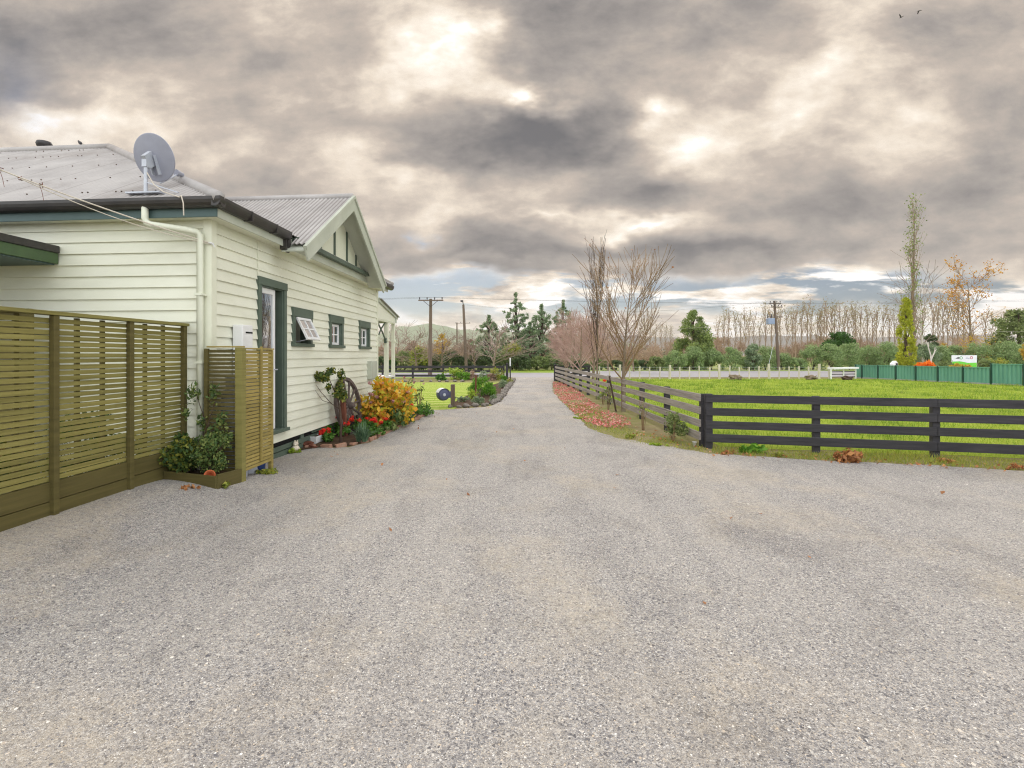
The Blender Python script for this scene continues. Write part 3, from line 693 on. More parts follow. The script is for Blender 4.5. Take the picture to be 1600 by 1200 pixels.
# hills far behind
def ridge(name, d, prof, mat, depth=900, label=None):
    "a hill with real body: prof = photo px, py of its skyline"
    m = MB(); n = 140; rn = random.Random(int(d)); ph = [rn.uniform(0,6.28) for _ in range(8)]
    xs = [prof[0][0]+(prof[-1][0]-prof[0][0])*i/n for i in range(n+1)]
    def hgt(x):
        for (x0,y0),(x1,y1) in zip(prof, prof[1:]):
            if x0 <= x <= x1:
                t = (x-x0)/(x1-x0); t = t*t*(3-2*t); return y0+(y1-y0)*t
        return 555
    rows = 14; vs = []; fs = []
    for j in range(rows+1):
        v = j/rows*2
        for i, x in enumerate(xs):
            hz = max(0, ZH(hgt(x), d))*(1+.015*math.sin(x*.11+ph[0])+.01*math.sin(x*.31+ph[1])) if hgt(x) < 554 else 0
            dd = d-depth+depth*v
            prf = math.sin(min(v,2)*math.pi/2)**1.25*(1+(.10*math.sin(x*.09+v*3+ph[2])+.06*math.sin(x*.23-v*5+ph[3]))*(1-abs(v-1))*min(1,abs(v-1)*4) )
            p = C((x-CX)/FPX*d, dd, hz*prf-1); vs.append(p)
    for j in range(rows):
        for i in range(n):
            a = j*(n+1)+i; fs.append((a,a+1,a+n+2,a+n+1))
    m.add(vs, fs); return props(m.build(name, mat, smooth=True), kind='structure')
ridge('hills', 2600, [(250,545),(420,538),(540,532),(600,520),(640,509),(668,506),(690,509),(720,515),(800,518),(850,519),(900,526),(980,536),(1020,545)], M['hill'], 420)
ridge('hills', 2760, [(500,550),(850,530),(930,522),(1010,526),(1080,530),(1130,528),(1190,524),(1260,525),(1330,528),(1420,526),(1520,522),(1640,530),(1760,540)], M['hill_dark'], 320)
# ---------------------------------------------------------------- the air between here and the hills
hz = MB(); hz.box(-3300,3300,-70,3150,-1.5,174)
hm = bpy.data.materials.new('haze'); hm.use_nodes = True; hn = hm.node_tree; hn.nodes.clear()
ho = hn.nodes.new('ShaderNodeOutputMaterial'); hv = hn.nodes.new('ShaderNodeVolumePrincipled'); hv.inputs['Color'].default_value = (1,.97,.93,1); hv.inputs['Density'].default_value = 1.9e-4; hv.inputs['Anisotropy'].default_value = .2
hn.links.new(hv.outputs[0], ho.inputs['Volume'])
hm.cycles.homogeneous_volume = True
props(hz.build('haze', hm), 'thin pale air veiling the far hills', None, None, 'stuff')
sc.cycles.volume_bounces = 0
# ---------------------------------------------------------------- the weatherboard house
XW, Y0, Y1 = -3.91, 5.96, 12.75
ZB, ZT, XL = .26, 3.27, -12.5
HO = Vector((XW, Y0, 0))
house = thing('weatherboard_house', 'cream weatherboard house with grey iron roof and green trimmed windows', 'house', HO)
def hb(): return MB(HO)
PITCH = .1425
OPEN = [(7.09,7.76,.46,2.62),(8.155,8.72,1.80,2.24),(9.70,10.24,1.80,2.24),(11.43,12.0,1.80,2.24)]  # y0,y1,z0,z1 holes in the side wall
def boards(m, a0, a1, place, holes, z0=ZB, z1=ZT, pitch=PITCH, lip=.027, joints=()):
    "lapped boards: place(a, off, z) gives a point a along the wall, off proud of it"
    z = z0
    while z < z1-.01:
        zt = min(z+pitch, z1); cuts = sorted({z, zt} | {h for o in holes for h in o[2:] if z < h < zt})
        off = lambda q: lip-(lip-.003)*(q-z)/pitch
        for k, (c0, c1) in enumerate(zip(cuts, cuts[1:])):
            iv = [(a0, a1)]
            for o in holes:
                if o[2] < (c0+c1)/2 < o[3]:
                    nv = []
                    for s0, s1 in iv:
                        if o[0] > s0: nv.append((s0, min(s1, o[0])))
                        if o[1] < s1: nv.append((max(s0, o[1]), s1))
                    iv = [q for q in nv if q[1]-q[0] > .005]
            for s0, s1 in iv:
                m.quad(place(s0,off(c0),c0), place(s1,off(c0),c0), place(s1,off(c1),c1), place(s0,off(c1),c1))
                if c0 == z: m.quad(place(s0,-.01,z), place(s1,-.01,z), place(s1,off(z),z), place(s0,off(z),z))
        z = zt
m = hb(); boards(m, Y0+.005, Y1-.03, lambda a,o,z: (XW+o, a, z), OPEN)
side = m.build('wall', M['cream'], house); side['label'] = 'long side wall of cream weatherboards facing the drive'
m = hb(); boards(m, XL, XW-.03, lambda a,o,z: (a, Y0-o, z), [], z0=.30)
endw = m.build('wall', M['cream'], house); endw['label'] = 'end wall of cream weatherboards behind the slatted fence'
# the far and hidden walls, plain, close the box
m = hb(); m.box(XL, XW-.16, Y1-.1, Y1, .1, ZT); m.box(XL-.1, XL, Y0, Y1, .1, ZT); m.box(XL, XW-.35, Y0+.1, Y0+.14, .0, ZT)
m.build('wall', M['cream'], house)
m = hb(); m.box(XW-.075,XW+.034,Y0-.034,Y0+.068,ZB,ZT); m.build('corner_board', M['cream_trim'], house)
m = hb(); m.box(XW-.06,XW+.034,Y1-.07,Y1+.02,ZB,ZT); m.build('corner_board', M['cream_trim'], house)
# foundation skirt with vent slots
m = hb(); m.box(XW-.06,XW-.045,Y0,Y1,-.05,ZB+.02); m.build('subfloor', M['dark'], house)
m = hb()
m.box(XW-.03,XW-.005,Y0,Y1,.0,.085); m.box(XW-.03,XW-.003,Y0+.02,Y1,.098,.175)
for y in (7.15,8.45,9.9,11.4,12.6): m.box(XW-.035,XW-.008,y,y+.12,.0,ZB)
m.box(XW-.03,XW-.005,8.9,Y1,.20,.235); m.box(XW-.04,XW+.0,Y0-.02,Y0+.1,-.02,ZB)
m.build('foundation_skirt', M['green_trim'], house, bevel=.003)
# ------------------------------------------------ eaves
EX, EY = XW+.22, Y0-.22     # face of the fascias
m = hb(); m.box(XL,XW-.02,EY+.02,Y0-.001,3.255,3.268); m.box(XW-.02,EX-.02,EY+.02,Y1+.22,3.255,3.268)
m.build('soffit', M['cream_trim'], house)
m = hb(); m.box(XL,EX,EY,EY+.02,3.235,3.36); m.build('fascia', M['green_fascia'], house, bevel=.004)
m = hb(); m.box(EX-.02,EX+.002,EY+.02,Y1+.25,3.232,3.40); f_ = m.build('fascia', M['pale_fascia'], house, bevel=.004)
def gutter(m, p, q, out_, w=.115, h=.11):
    p, q, o = Vector(p), Vector(q), Vector(out_)
    prof = [(0,h),(0,.0),(.05,-.004),(.085,.012),(.105,.04),(w,.075),(w,h),(w-.012,h+.006),(w-.012,.07),(.09,.045),(.05,.03),(.02,.03)]
    n = len(prof); vs = []
    for b in (p,q):
        for a, z in prof: vs.append(b+o*a+Vector((0,0,z)))
    m.add(vs, [(i,(i+1)%n,n+(i+1)%n,n+i) for i in range(n)]+[tuple(range(n-1,-1,-1)),tuple(range(n,2*n))])
m = hb(); gutter(m, (XL,EY,3.335), (EX+.11,EY,3.335), (0,-1,0)); m.build('gutter', M['black_metal'], house)
m = hb(); gutter(m, (EX+.002,EY-.11,3.335), (EX+.002,7.42,3.335), (1,0,0))
for y in (6.3,6.95): m.box(EX+.0,EX+.124,y,y+.025,3.325,3.45)
m.build('gutter', M['black_metal'], house)
m = hb(); gutter(m, (EX+.002,11.42,3.30), (EX+.002,Y1+.42,3.30), (1,0,0)); m.build('gutter', M['black_metal'], house)
# ------------------------------------------------ corrugated iron roofs
def iron(m, a0, a1, lo, hi, place, pitch=.076, amp=.011, rows=1):
    "corrugated sheet over a in [a0,a1], from lo(a) to hi(a) up the slope"
    n = int((a1-a0)/pitch*6); prev = None; vs = []; fs = []
    for i in range(n+1):
        a = a0+(a1-a0)*i/n; w = amp*math.sin(2*math.pi*a/pitch); l, h = lo(a), hi(a)
        if h-l < .01: h = l+.001
        vs += [place(a,l,w), place(a,h,w)]
        if i: b = 2*i; fs.append((b-2,b,b+1,b-1))
    m.add(vs, fs)
RX, RY, RZ = XW+.30, Y0-.30, 3.435       # eave edge corner
AX, AY, AZ = -8.25, 9.4, 5.68            # ridge end
sy, sx = (AZ-RZ)/(AY-RY), (AZ-RZ)/(RX-AX)
hip_y = lambda x: RY+(RX-x)*(AY-RY)/(RX-AX)
m = hb()
iron(m, XL-.3, RX-.02, lambda x: RY, lambda x: min(AY, hip_y(x)), lambda a,v,w: (a, v, RZ+(v-RY)*sy+w))
YB = 2*AY-RY
hip_x = lambda y: RX-(min(y,YB-(y-0) if False else y)-RY)*(RX-AX)/(AY-RY) if y <= AY else RX-(YB-y)*(RX-AX)/(AY-RY)
iron(m, RY+.02, YB-.02, lambda y: 0, lambda y: RX-hip_x(y), lambda a,v,w: (RX-v, a, RZ+v*sx+w))
rn = random.Random(3); m.mi = 1
for yy in (6.02,6.8,7.7,8.6,9.2):
    z = RZ+(yy-RY)*sy+.0115; x = XL
    while x < RX-(yy-RY)*(RX-AX)/(AY-RY)-.1:
        if rn.random() < .6: m.box(x-.006,x+.006,yy-.007,yy+.007,z-.008,z+.004)
        x += .076*rn.choice((1,2,2,3,2,4))
roof = m.build('roof', [M['roof'], M['pole_wood']], house, smooth=True)
m = hb(); m.quad((XL-.3,YB,RZ),(RX,YB,RZ),(AX,AY,AZ),(XL-.3,AY,AZ)); m.build('roof', M['roof'], house)
m = hb()
def cap(m, p, q, r=.07):
    p, q = Vector(p), Vector(q); m.tube([p,q], r, 10)
cap(m, (XL-.3,AY,AZ+.01),(AX,AY,AZ+.01)); cap(m, (AX,AY,AZ+.01),(RX,RY,RZ+.0)); cap(m, (AX,AY,AZ+.01),(RX,YB,RZ))
m.build('ridge_cap', M['roof_cap'], roof, smooth=True)
# gable over the side wall
GY0, GY1, GZ0, GZ1 = 7.5, 11.36, 3.30, 4.58; GYM = (GY0+GY1)/2; GX = -3.36
sg = (GZ1-GZ0)/(GYM-GY0); ze = lambda x: RZ+sx*(RX-x)
m = hb()
lo_ = lambda x: GY0-.05+max(0,(ze(x)-GZ0)/sg) if x < RX else GY0-.05
iron(m, -6.25, GX-.02, lambda x: min(lo_(x),GYM-.01), lambda x: GYM, lambda a,v,w: (a, v, GZ0+(v-GY0)*sg+w+.012))
iron(m, -6.25, GX-.02, lambda x: min(lo_(x),GYM-.01), lambda x: GYM, lambda a,v,w: (a, 2*GYM-v, GZ0+(v-GY0)*sg+w+.012))
groof = m.build('gable_roof', M['roof'], house, smooth=True)
m = hb(); cap(m, (-6.1,GYM,GZ1+.02),(GX+.01,GYM,GZ1+.02), .06); m.build('ridge_cap', M['roof_cap'], groof, smooth=True)
gable = None
m = hb(); zt_ = lambda y: GZ0+(y-GY0)*sg
xg = -3.72
m.prism([(xg,GY0+.06,GZ0+.03),(xg,GY1-.06,GZ0+.03),(xg,GYM,GZ1-.02)], (-.03,0,0))
gable = m.build('gable_panel', M['cream_trim'], house)
for y in (8.25,8.78,9.43,10.08,10.62):
    top = GZ0+(GYM-GY0-abs(y-GYM))*sg-.06; m = hb(); m.box(xg+.001,xg+.022,y-.032,y+.032,GZ0+.05,top); m.build('batten', M['green_trim'], gable)
m = hb(); m.box(xg+.002,xg+.13,GY0+.15,GY1-.15,GZ0+.06,GZ0+.13); m.box(xg+.0,EX+.02,GY0-.02,GY1+.02,3.405,3.42); m.build('gable_sill', M['green_trim'], gable)
m = hb()
for s in (-1,1):
    a = (GX, GYM+s*(GYM-GY0+.16), GZ0-.16*sg-.02); b = (GX, GYM, GZ1-.02)
    # barge board, a cover strip over it and the soffit behind it
    d = Vector(b)-Vector(a); up = Vector((1,0,0)).cross(d).normalized(); up = up if up.z > 0 else -up
    for off, th, w0, w1, x0 in ((-.20,.03,-.2,0,0),):
        A, B = Vector(a), Vector(b)
        m.prism([A+up*-.19, B-Vector((0,0,.19/ up.z)), B, A], (.03,0,0))
        m.prism([A+up*.002, B+Vector((0,0,.002/up.z)), B+Vector((0,0,.05/up.z)), A+up*.05], (.055,0,0))
        m.prism([A+up*-.02+Vector((-.36,0,0)), B+Vector((-.36,0,-.02/up.z)), B+Vector((-.36,0,-.035/up.z)), A+up*-.035+Vector((-.36,0,0))], (.355,0,0))
m.build('barge_board', M['pale_fascia'], house)
m = hb(); m.box(EX-.05,EX+.05,7.36,7.40,3.18,3.42); m.tube([(EX+.06,7.42,3.40),(EX+.05,7.45,3.28),(EX+.01,7.48,3.16)], .03, 8); m.build('gutter_outlet', M['black_metal'], house)
# ------------------------------------------------ roof cowl
cowl = thing('chimney_cowl', 'small round flue cowl rising above the ridge of the iron roof', 'cowl', (-10.16,AY+.5,AZ+.15))
m = MB(); m.lathe([(.08,-.15),(.08,.14),(.07,.15)], 16); m.build('flue_pipe', M['galv'], cowl, smooth=True)
m = MB(); m.lathe([(.0,.25),(.13,.235),(.145,.19),(.13,.14),(.08,.12),(.0,.13)], 20); m.build('flue_cap', M['iron'], cowl, smooth=True)
# ------------------------------------------------ door
def yb(m, y0, y1, x0, x1, z0, z1): return m.box(XW+x0, XW+x1, y0, y1, z0, z1)
def casing(m, o, wd=.10, head=.14, sill=True):
    y0,y1,z0,z1 = o
    yb(m, y0-wd, y0, .0, .045, z0-.02, z1); yb(m, y1, y1+wd, .0, .045, z0-.02, z1); yb(m, y0-wd-.01, y1+wd+.01, .0, .052, z1, z1+head)
    # reveals
    yb(m, y0, y0+.018, -.14, .02, z0, z1); yb(m, y1-.018, y1, -.14, .02, z0, z1); yb(m, y0+.018, y1-.018, -.14, .02, z1-.018, z1)
o = OPEN[0]
m = hb(); casing(m, o, .085, .115); door_frame = m.build('door_frame', M['green_trim'], house, bevel=.004)
m = hb(); yb(m, o[0]-.1, o[1]+.1, -.14, .09, .41, .46); m.build('door_sill', M['green_trim'], door_frame, bevel=.004)
m = hb(); y0,y1 = o[0]+.02, o[0]+.50
def leaf_box(m, a0,a1,z0,z1,x0=-.06,x1=-.02): yb(m,a0,a1,x0,x1,z0,z1)
leaf_box(m,y0,y0+.05,.47,2.6); leaf_box(m,y1-.06,y1,.47,2.6); leaf_box(m,y0+.05,y1-.06,2.52,2.6); leaf_box(m,y0+.05,y1-.06,1.56,1.64); leaf_box(m,y0+.05,y1-.06,.47,.75)
leaf_box(m,y0+.05,y1-.06,.75,1.56,-.05,-.035)
door = m.build('door', M['white'], house, bevel=.004); door['label'] = 'white half-glazed side door in a dark green frame'
m = hb(); leaf_box(m,y0+.05,y1-.06,1.64,2.52,-.045,-.04); m.build('pane', M['glass'], door)
m = hb(); m.tube([(XW-.02,y1-.03,1.38),(XW+.03,y1-.03,1.38),(XW+.03,y1-.12,1.38)],.009,8); m.build('handle', M['galv'], door)
m = hb(); yb(m, o[0], o[1], -.9, -.88, .3, 2.7); yb(m, y1+.02, o[1], -.88, -.14, .44, .46); m.build('dark_doorway_sheet', M['dark'], house)  # near-black sheets stand in for the shade inside the doorway
# ------------------------------------------------ three small windows
def sash_mesh(m, w, h, t=.03, f=.045):
    "a 2 x 2 sash in its own plane: along y 0..w, z -h..0"
    m.box(0,t,0,f,-h,0); m.box(0,t,w-f,w,-h,0); m.box(0,t,f,w-f,-f,0); m.box(0,t,f,w-f,-h,-h+f)
    m.box(.004,t-.004,w/2-.011,w/2+.011,-h+f,-f); m.box(.006,t-.006,f,w-f,-h/2-.011,-h/2+.011)
for i, o in enumerate(OPEN[1:]):
    m = hb(); casing(m, o, .09, .15); fr = m.build('window', M['green_trim'], house, bevel=.004)
    if i == 0: fr['label'] = 'small window propped open at the bottom'
    m = hb(); yb(m, o[0]-.11, o[1]+.11, -.14, .075, o[2]-.055, o[2]); m.build('sill', M['green_trim'], fr, bevel=.004)
    m = hb(); w_, h_ = o[1]-o[0]-.042, o[3]-o[2]-.03
    w_ = o[1]-o[0]-.04; m = MB(); sash_mesh(m, w_, h_); s_ = m.build('sash', M['white'], fr)
    s_.location = Vector((XW+(.0 if i == 0 else -.05), o[0]+.02, o[3]-.02))-HO
    m2 = MB(); m2.box(.012,.016,.04,w_-.04,-h_+.04,-.04); gl = m2.build('pane', M['glass'], fr); gl.location = s_.location
    if i == 0:
        s_.location += Vector((.03,0,.0)); gl.location = s_.location; s_.rotation_euler = (0,R(-27),0); gl.rotation_euler = (0,R(-27),0)
        m3 = hb(); m3.tube([(XW,o[0]+.08,o[2]+.02),(XW+.19,o[0]+.08,o[2]+.06)],.006,6); m3.build('stay', M['galv'], fr)
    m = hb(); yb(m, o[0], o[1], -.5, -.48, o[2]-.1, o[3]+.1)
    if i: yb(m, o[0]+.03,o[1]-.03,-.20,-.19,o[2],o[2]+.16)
    m.build('dark_interior', M['dark'], fr)  # near-black backing stands in for the darkness of the unlit room
# ------------------------------------------------ fittings on the walls
m = hb(); yb(m, 11.98-.06, 12.36, .0, .13, 1.02, 1.46); mb_ = m.build('meter_box', M['pale_fascia'], house, bevel=.01)
m = hb(); yb(m, 11.95, 12.33, .131, .139, 1.05, 1.43); m.build('door', M['pale_fascia'], mb_)
m = hb(); yb(m, 10.86, 10.98, .015, .07, .86, .98); m.build('power_point', M['cream_trim'], house, bevel=.008)
m = hb(); yb(m, 6.37, 6.62, .03, .17, 1.30, 2.0); wh = m.build('water_heater', M['white'], house, bevel=.012)
m = hb(); yb(m, 6.44, 6.60, .171, .176, 1.89, 1.91); m.build('flue_slot', M['dark'], wh)
m = hb(); yb(m, 6.46, 6.48, .171, .176, 1.5, 1.56); m.build('switch', M['dark'], wh)
m = hb(); m.tube([(XW+.1,6.45,1.3),(XW+.1,6.45,.3)], .012, 6); m.tube([(XW+.07,6.55,1.3),(XW+.07,6.55,.3)], .012, 6); m.build('copper_pipes', M['pale_fascia'], wh)
# downpipe
m = hb(); yp = Y0-.09
xa = -4.55; m.tube([(xa,EY-.05,3.40),(xa,EY-.05,3.22),(xa+.02,EY-.05,3.17),(xa+.07,EY-.05,3.145),(XW-.2,EY+.05,3.10),(XW-.10,yp-.02,3.085),(XW-.075,yp,3.05),(XW-.075,yp,.12)], .038, 12)
dp = m.build('downpipe', M['pipe'], house, smooth=True)
for z in (2.32,1.5,.8): m = hb(); m.box(XW-.125,XW-.02,yp-.045,Y0-.035,z,z+.025); m.build('pipe_bracket', M['pipe'], dp)
# cover strip of the cable down the side wall
m = hb(); m.tube([(XW+.03,7.0,3.22),(XW+.03,7.0,2.75)], .006, 6); m.build('wall_cable', M['cream_trim'], house)
# ------------------------------------------------ verandah at the far end
VY = 14.45
m = hb()
iron(m, XL, XW+.12, lambda x: Y1+.02, lambda x: VY+.15, lambda a,v,w: (a, v, 3.05-(v-Y1)*.19+w))
ver = m.build('verandah_roof', M['roof'], house, smooth=True)
m = hb(); m.prism([(XW+.02,Y1+.03,3.0),(XW+.02,VY,2.67),(XW+.02,VY,2.55),(XW+.02,Y1+.03,2.55)], (-.03,0,0)); m.build('end_panel', M['cream'], ver)
m = hb(); m.bar((XW+.05,Y1+.02,3.02),(XW+.05,VY+.15,2.69),.03,.11); m.build('barge_board', M['pale_fascia'], ver)
m = hb()
for i in range(24): m.box(XW-.02,XW+.03,Y1+.06+i*.068,Y1+.10+i*.068,2.49,2.55)
m.build('scalloped_valance', M['cream_trim'], ver)
m = hb(); m.box(XL,XW+.05,VY-.02,VY+.06,2.52,2.68); m.build('beam', M['pale_fascia'], ver)
for y, w_ in ((13.75,.11),(VY,.09)):
    m = hb(); m.box(XW-.08-w_/2+.04,XW-.08+w_/2+.04,y-w_/2,y+w_/2,.0,2.56); m.box(XW-.04-w_/2-.02,XW-.04+w_/2+.02,y-w_/2-.02,y+w_/2+.02,1.98,2.04); m.build('verandah_post', M['cream_trim'], house, bevel=.006)
m = hb(); b0 = (XW-.04,13.70,1.98)
m.tube([b0,(XW-.04,13.4,2.2),(XW-.04,13.0,2.42),(XW-.04,12.8,2.48)], .022, 8); m.tube([(XW-.04,13.05,2.14),(XW-.04,13.3,2.32),(XW-.04,13.66,2.5)], .02, 8)
m.box(XW-.07,XW-.01,13.62,13.72,1.93,2.06); m.build('bracket', M['green_trim'], house)
m = hb(); m.box(XW-1.0,XW+.02,Y1+.1,VY,.98,1.03); m.build('verandah_bench_top', M['white'], house)
m = hb(); m.box(XW-.8,XW-.05,Y1+.12,VY-.4,.75,.975); m.build('bench_apron', M['green_trim'], house)
m = hb(); m.box(XL,XW,Y1+.001,VY+.1,.0,.24); m.build('verandah_floor', M['green_trim'], house)

# ---------------------------------------------------------------- awning on the end wall
aw = thing('porch_awning', 'small flat porch awning with black flashing and green fascia', 'awning', (-5.895, Y0-.03, 2.7))
m = MB((-5.895,Y0-.03,2.7)); m.box(-9.0,-5.895,3.3,Y0-.03,2.74,2.872); m.build('fascia', M['green_awning'], aw, bevel=.003)
m = MB((-5.895,Y0-.03,2.7)); m.box(-9.02,-5.873,3.28,Y0-.028,2.874,2.965); m.build('flashing', M['black_metal'], aw, bevel=.012)
m = MB((-5.895,Y0-.03,2.7)); m.box(-8.9,-5.93,3.35,Y0-.05,2.725,2.738); m.build('underside', M['green_fascia'], aw)

# ---------------------------------------------------------------- satellite dish
base = Vector((-4.66, RY+.18, RZ+.18*sy))
dish = thing('satellite_dish', 'grey round satellite dish on a short mast at the roof edge', 'dish', base)
m = MB(); m.tube([(0,0,0),(0,0,.42)], .022, 10); m.box(-.03,.03,-.03,.03,.34,.43); m.build('mast', M['galv'], dish, smooth=False)
m = MB(); m.box(-.22,.22,-.06,.06,.012,.03); m.bar((-.0,.0,.16),(.42,.0,.02),.02,.012); m.build('foot_bracket', M['galv'], dish)
nd = C(.20,1,.40)-C(0,0,0); nd.normalize()
ctr = Vector((.0,.12,.50)); 
m = MB(); prof = [(r_, .30*r_*r_) for r_ in (.0,.06,.12,.18,.24,.26,.275)]; prof += [(.285,.026),(.285,.018),(.275,.016)]; prof += [(r_, .30*r_*r_-.006) for r_ in (.26,.24,.18,.12,.06,.0)]
m.lathe(prof, 40, ctr, nd); rf = m.build('reflector', M['dish'], dish, smooth=True)
m = MB(); sdv = nd.cross(Vector((0,0,1))).normalized(); up = sdv.cross(nd)
m.bar(Vector((0,0,.40)), ctr-nd*.01, .05, .16); m.bar(ctr-nd*.015+up*.03+sdv*.05, ctr-nd*.02-up*.2+sdv*.05, .012, .05, nd); m.bar(ctr-nd*.015+up*.03-sdv*.04, ctr-nd*.02-up*.2-sdv*.04, .012, .05, nd)
m.build('back_bracket', M['galv'], dish)
ft = ctr+nd*.36-up*.20
m = MB(); m.tube([ctr-up*.30, ft], .011, 8); m.build('feed_arm', M['galv'], dish)
m = MB(); m.lathe([(.0,-.06),(.03,-.06),(.03,.0),(.042,.01),(.042,.05),(.0,.05)], 14, ft, -nd+up*.35); m.build('receiver', M['dish'], dish)
m = MB(); m.tube([(0,0,.3),(.12,-.02,.12),(.35,-.16,-.02),(.62,-.26,-.12),(.70,-.34,-.13),(.74,-.36,-.22),(.745,-.36,-.36)], .007, 6); m.build('dish_cable', M['cable'], dish)

# ---------------------------------------------------------------- service cable to the house corner
att = Vector((XW+.04, Y0-.02, 2.96))
far = Vector(C(-7.2,3.6,4.6))
cb_ = thing('service_cable', 'pale overhead cable with twisted ties strung to the house corner', 'cable', att)
pts = []
for i in range(33):
    t_ = i/32; p = att.lerp(far, t_); p.z -= 4*.16*t_*(1-t_); pts.append(p-att)
m = MB(); m.tube(pts, .0075, 6); m.tube([p+Vector((0,.0,-.012-.05*math.sin(min(1,i/12)*math.pi))) for i, p in enumerate(pts[:13])], .005, 5)
m.build('conductor', M['cable'], cb_)
rn = random.Random(5)
for i in range(11,32):
    m = MB()
    p = pts[i]+Vector((rn.uniform(-.03,.03),)*3)*.3
    m.tube([p+Vector((rn.uniform(-.03,.03),rn.uniform(-.03,.03),rn.uniform(-.03,.03))) for _ in range(4)], .005, 4)
    if rn.random() < .3: m.tube([p, p+Vector((.03,0,-.08)), p+Vector((.05,.0,-.17))], .003, 4)
    m.build('tie_wire', M['rust'], cb_)
m = MB(); m.tube([(0,.01,0),(0,-.04,0)], .015, 8); m.tube([(-.02,-.05,.0),(.02,-.05,.0),(.05,-.03,-.05)], .006, 6); m.build('insulator', M['white'], cb_)
# ---------------------------------------------------------------- slatted screen by the yard
FX = -4.2
O = Vector((FX, 5.84, .15))
sf = thing('slatted_fence', 'long olive stained slatted screen fence beside the gravel yard', 'fence', O)
posts = [2.44, 3.30, 4.16, 5.017, 5.845]
m = MB(O); rn = random.Random(8); z = .515
while z < 1.93:
    for a, b in zip(posts, posts[1:]):
        dz = rn.uniform(-.002,.002); x = FX-.012+rn.uniform(-.002,.002)
        m.bar((x,a+.004,z+dz),(x,b-.004,z+dz+rn.uniform(-.003,.003)), .018, .0395+rn.uniform(-.002,.002))
    z += .0515
m.build('slat_panel', M['slat'], sf)
for (z0,z1) in ((.0,.315),(.322,.485)):
    m = MB(O); m.box(FX-.03,FX+.012,2.4,5.85,z0,z1); m.build('base_board', M['slat_dark'], sf, bevel=.004)
for y in posts:
    m = MB(O); m.box(FX+.002,FX+.05,y-.028,y+.028,.2 if y < 5.5 else .05,1.95); m.build('post', M['slat_dark'], sf, bevel=.004)
for a, b in zip(posts, posts[1:]):
    for t_ in (1/3,2/3):
        y = a+(b-a)*t_; m = MB(O); m.box(FX-.045,FX-.0225,y-.022,y+.022,.48,1.945); m.build('batten', M['slat_dark'], sf)
m = MB(O); m.box(FX-.05,FX+.062,2.35,5.90,1.951,1.985); m.build('top_rail', M['slat'], sf, bevel=.004)
O = Vector((-5.72,5.42,.1))
bf = thing('inner_screen', 'second timber screen whose top rail shows behind the slatted fence', 'fence', O)
m = MB(O); m.box(-9,-5.72,5.38,5.44,2.09,2.135); m.build('top_rail', M['slat_dark'], bf, bevel=.004)
m = MB(O); z = .2
while z < 2.05: m.box(-9,-5.75,5.40,5.42,z,z+.1); z += .113
m.build('slat_panel', M['slat_dark'], bf)
m = MB(O); m.box(-5.80,-5.72,5.37,5.45,.0,2.088); m.build('post', M['slat_dark'], bf)
O = Vector((-4.7,3.75,.1))
tp = thing('timber_stack', 'pale raw timber boards leaning behind the slatted fence', 'timber', O)
for i in range(4):
    m = MB(O); m.bar((-4.75+.02*i,3.52+.11*i,.12),(-4.45+.02*i,3.55+.11*i,1.12-.14*abs(i-1)), .10, .022, (1,0,0)); m.build('board', M['pale_timber'], tp, bevel=.003)

# ---------------------------------------------------------------- slatted box hiding the gas bottles
ex, e0, e1 = -3.43, 5.85, 6.555
O = Vector((ex, e0, .06))
en = thing('slatted_enclosure', 'small slatted timber enclosure against the house under the white heater', 'enclosure', O)
m = MB(O); z = .20
while z < 1.66: m.box(ex-.02,ex-.002,e0+.03,e1-.03,z,z+.036); z += .0445
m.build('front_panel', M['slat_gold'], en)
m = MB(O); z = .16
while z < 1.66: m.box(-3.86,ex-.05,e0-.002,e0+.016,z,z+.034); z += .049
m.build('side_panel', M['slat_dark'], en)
for x, y, w_, h_, mt in ((ex-.025,e0+.0,.09,1.69,'slat'),(ex-.02,e1,.05,1.67,'slat_gold'),(-3.88,e0+.0,.045,1.68,'slat_dark')):
    m = MB(O); m.box(x-w_/2,x+w_/2,y-w_/2-.01,y+w_/2-.01,.02,h_); m.build('post', M[mt], en, bevel=.004)
m = MB(O); m.bar((ex+.016,6.24,.26),(ex+.016,6.24,1.71),.03,.026,(1,0,0)); m.build('batten', M['slat_gold'], en, bevel=.003)
m = MB(O); m.box(-3.87,ex+.01,e0-.03,e0+.025,1.692,1.71); m.box(ex-.04,ex+.012,e0+.026,e1+.02,1.672,1.69); m.build('top_rail', M['slat_gold'], en)
for i, y in enumerate((6.05,6.38)):
    b = thing('gas_bottle', ['grey gas bottle inside the slatted enclosure nearest its corner post','grey gas bottle inside the slatted enclosure below the white heater'][i], 'gas bottle', (-3.66,y,.05), 0, 'gas bottles in the slatted enclosure')
    m = MB(); m.lathe([(.0,.0),(.14,.0),(.15,.05),(.15,1.0),(.12,1.12),(.04,1.16),(.04,1.22),(.0,1.22)], 18); m.build('cylinder', M['galv'], b, smooth=True)
    m = MB(); m.lathe([(.09,1.1),(.1,1.1),(.1,1.28),(.09,1.28)], 14); m.build('collar', M['galv'], b)
bk = thing('blue_bucket', 'blue plastic bucket showing under the slatted enclosure', 'bucket', (-3.545,6.41,.06))
m = MB(); m.lathe([(.0,.0),(.07,.0),(.095,.2),(.10,.2),(.10,.215),(.088,.215),(.065,.01),(.0,.01)], 18); m.build('pail', M['blue_plastic'], bk, smooth=True)
m = MB(); m.tube([(.1*math.cos(a),.02,.2+.06*math.sin(a)) for a in [math.pi*i/8 for i in range(9)]], .004, 5); m.build('handle', M['galv'], bk)

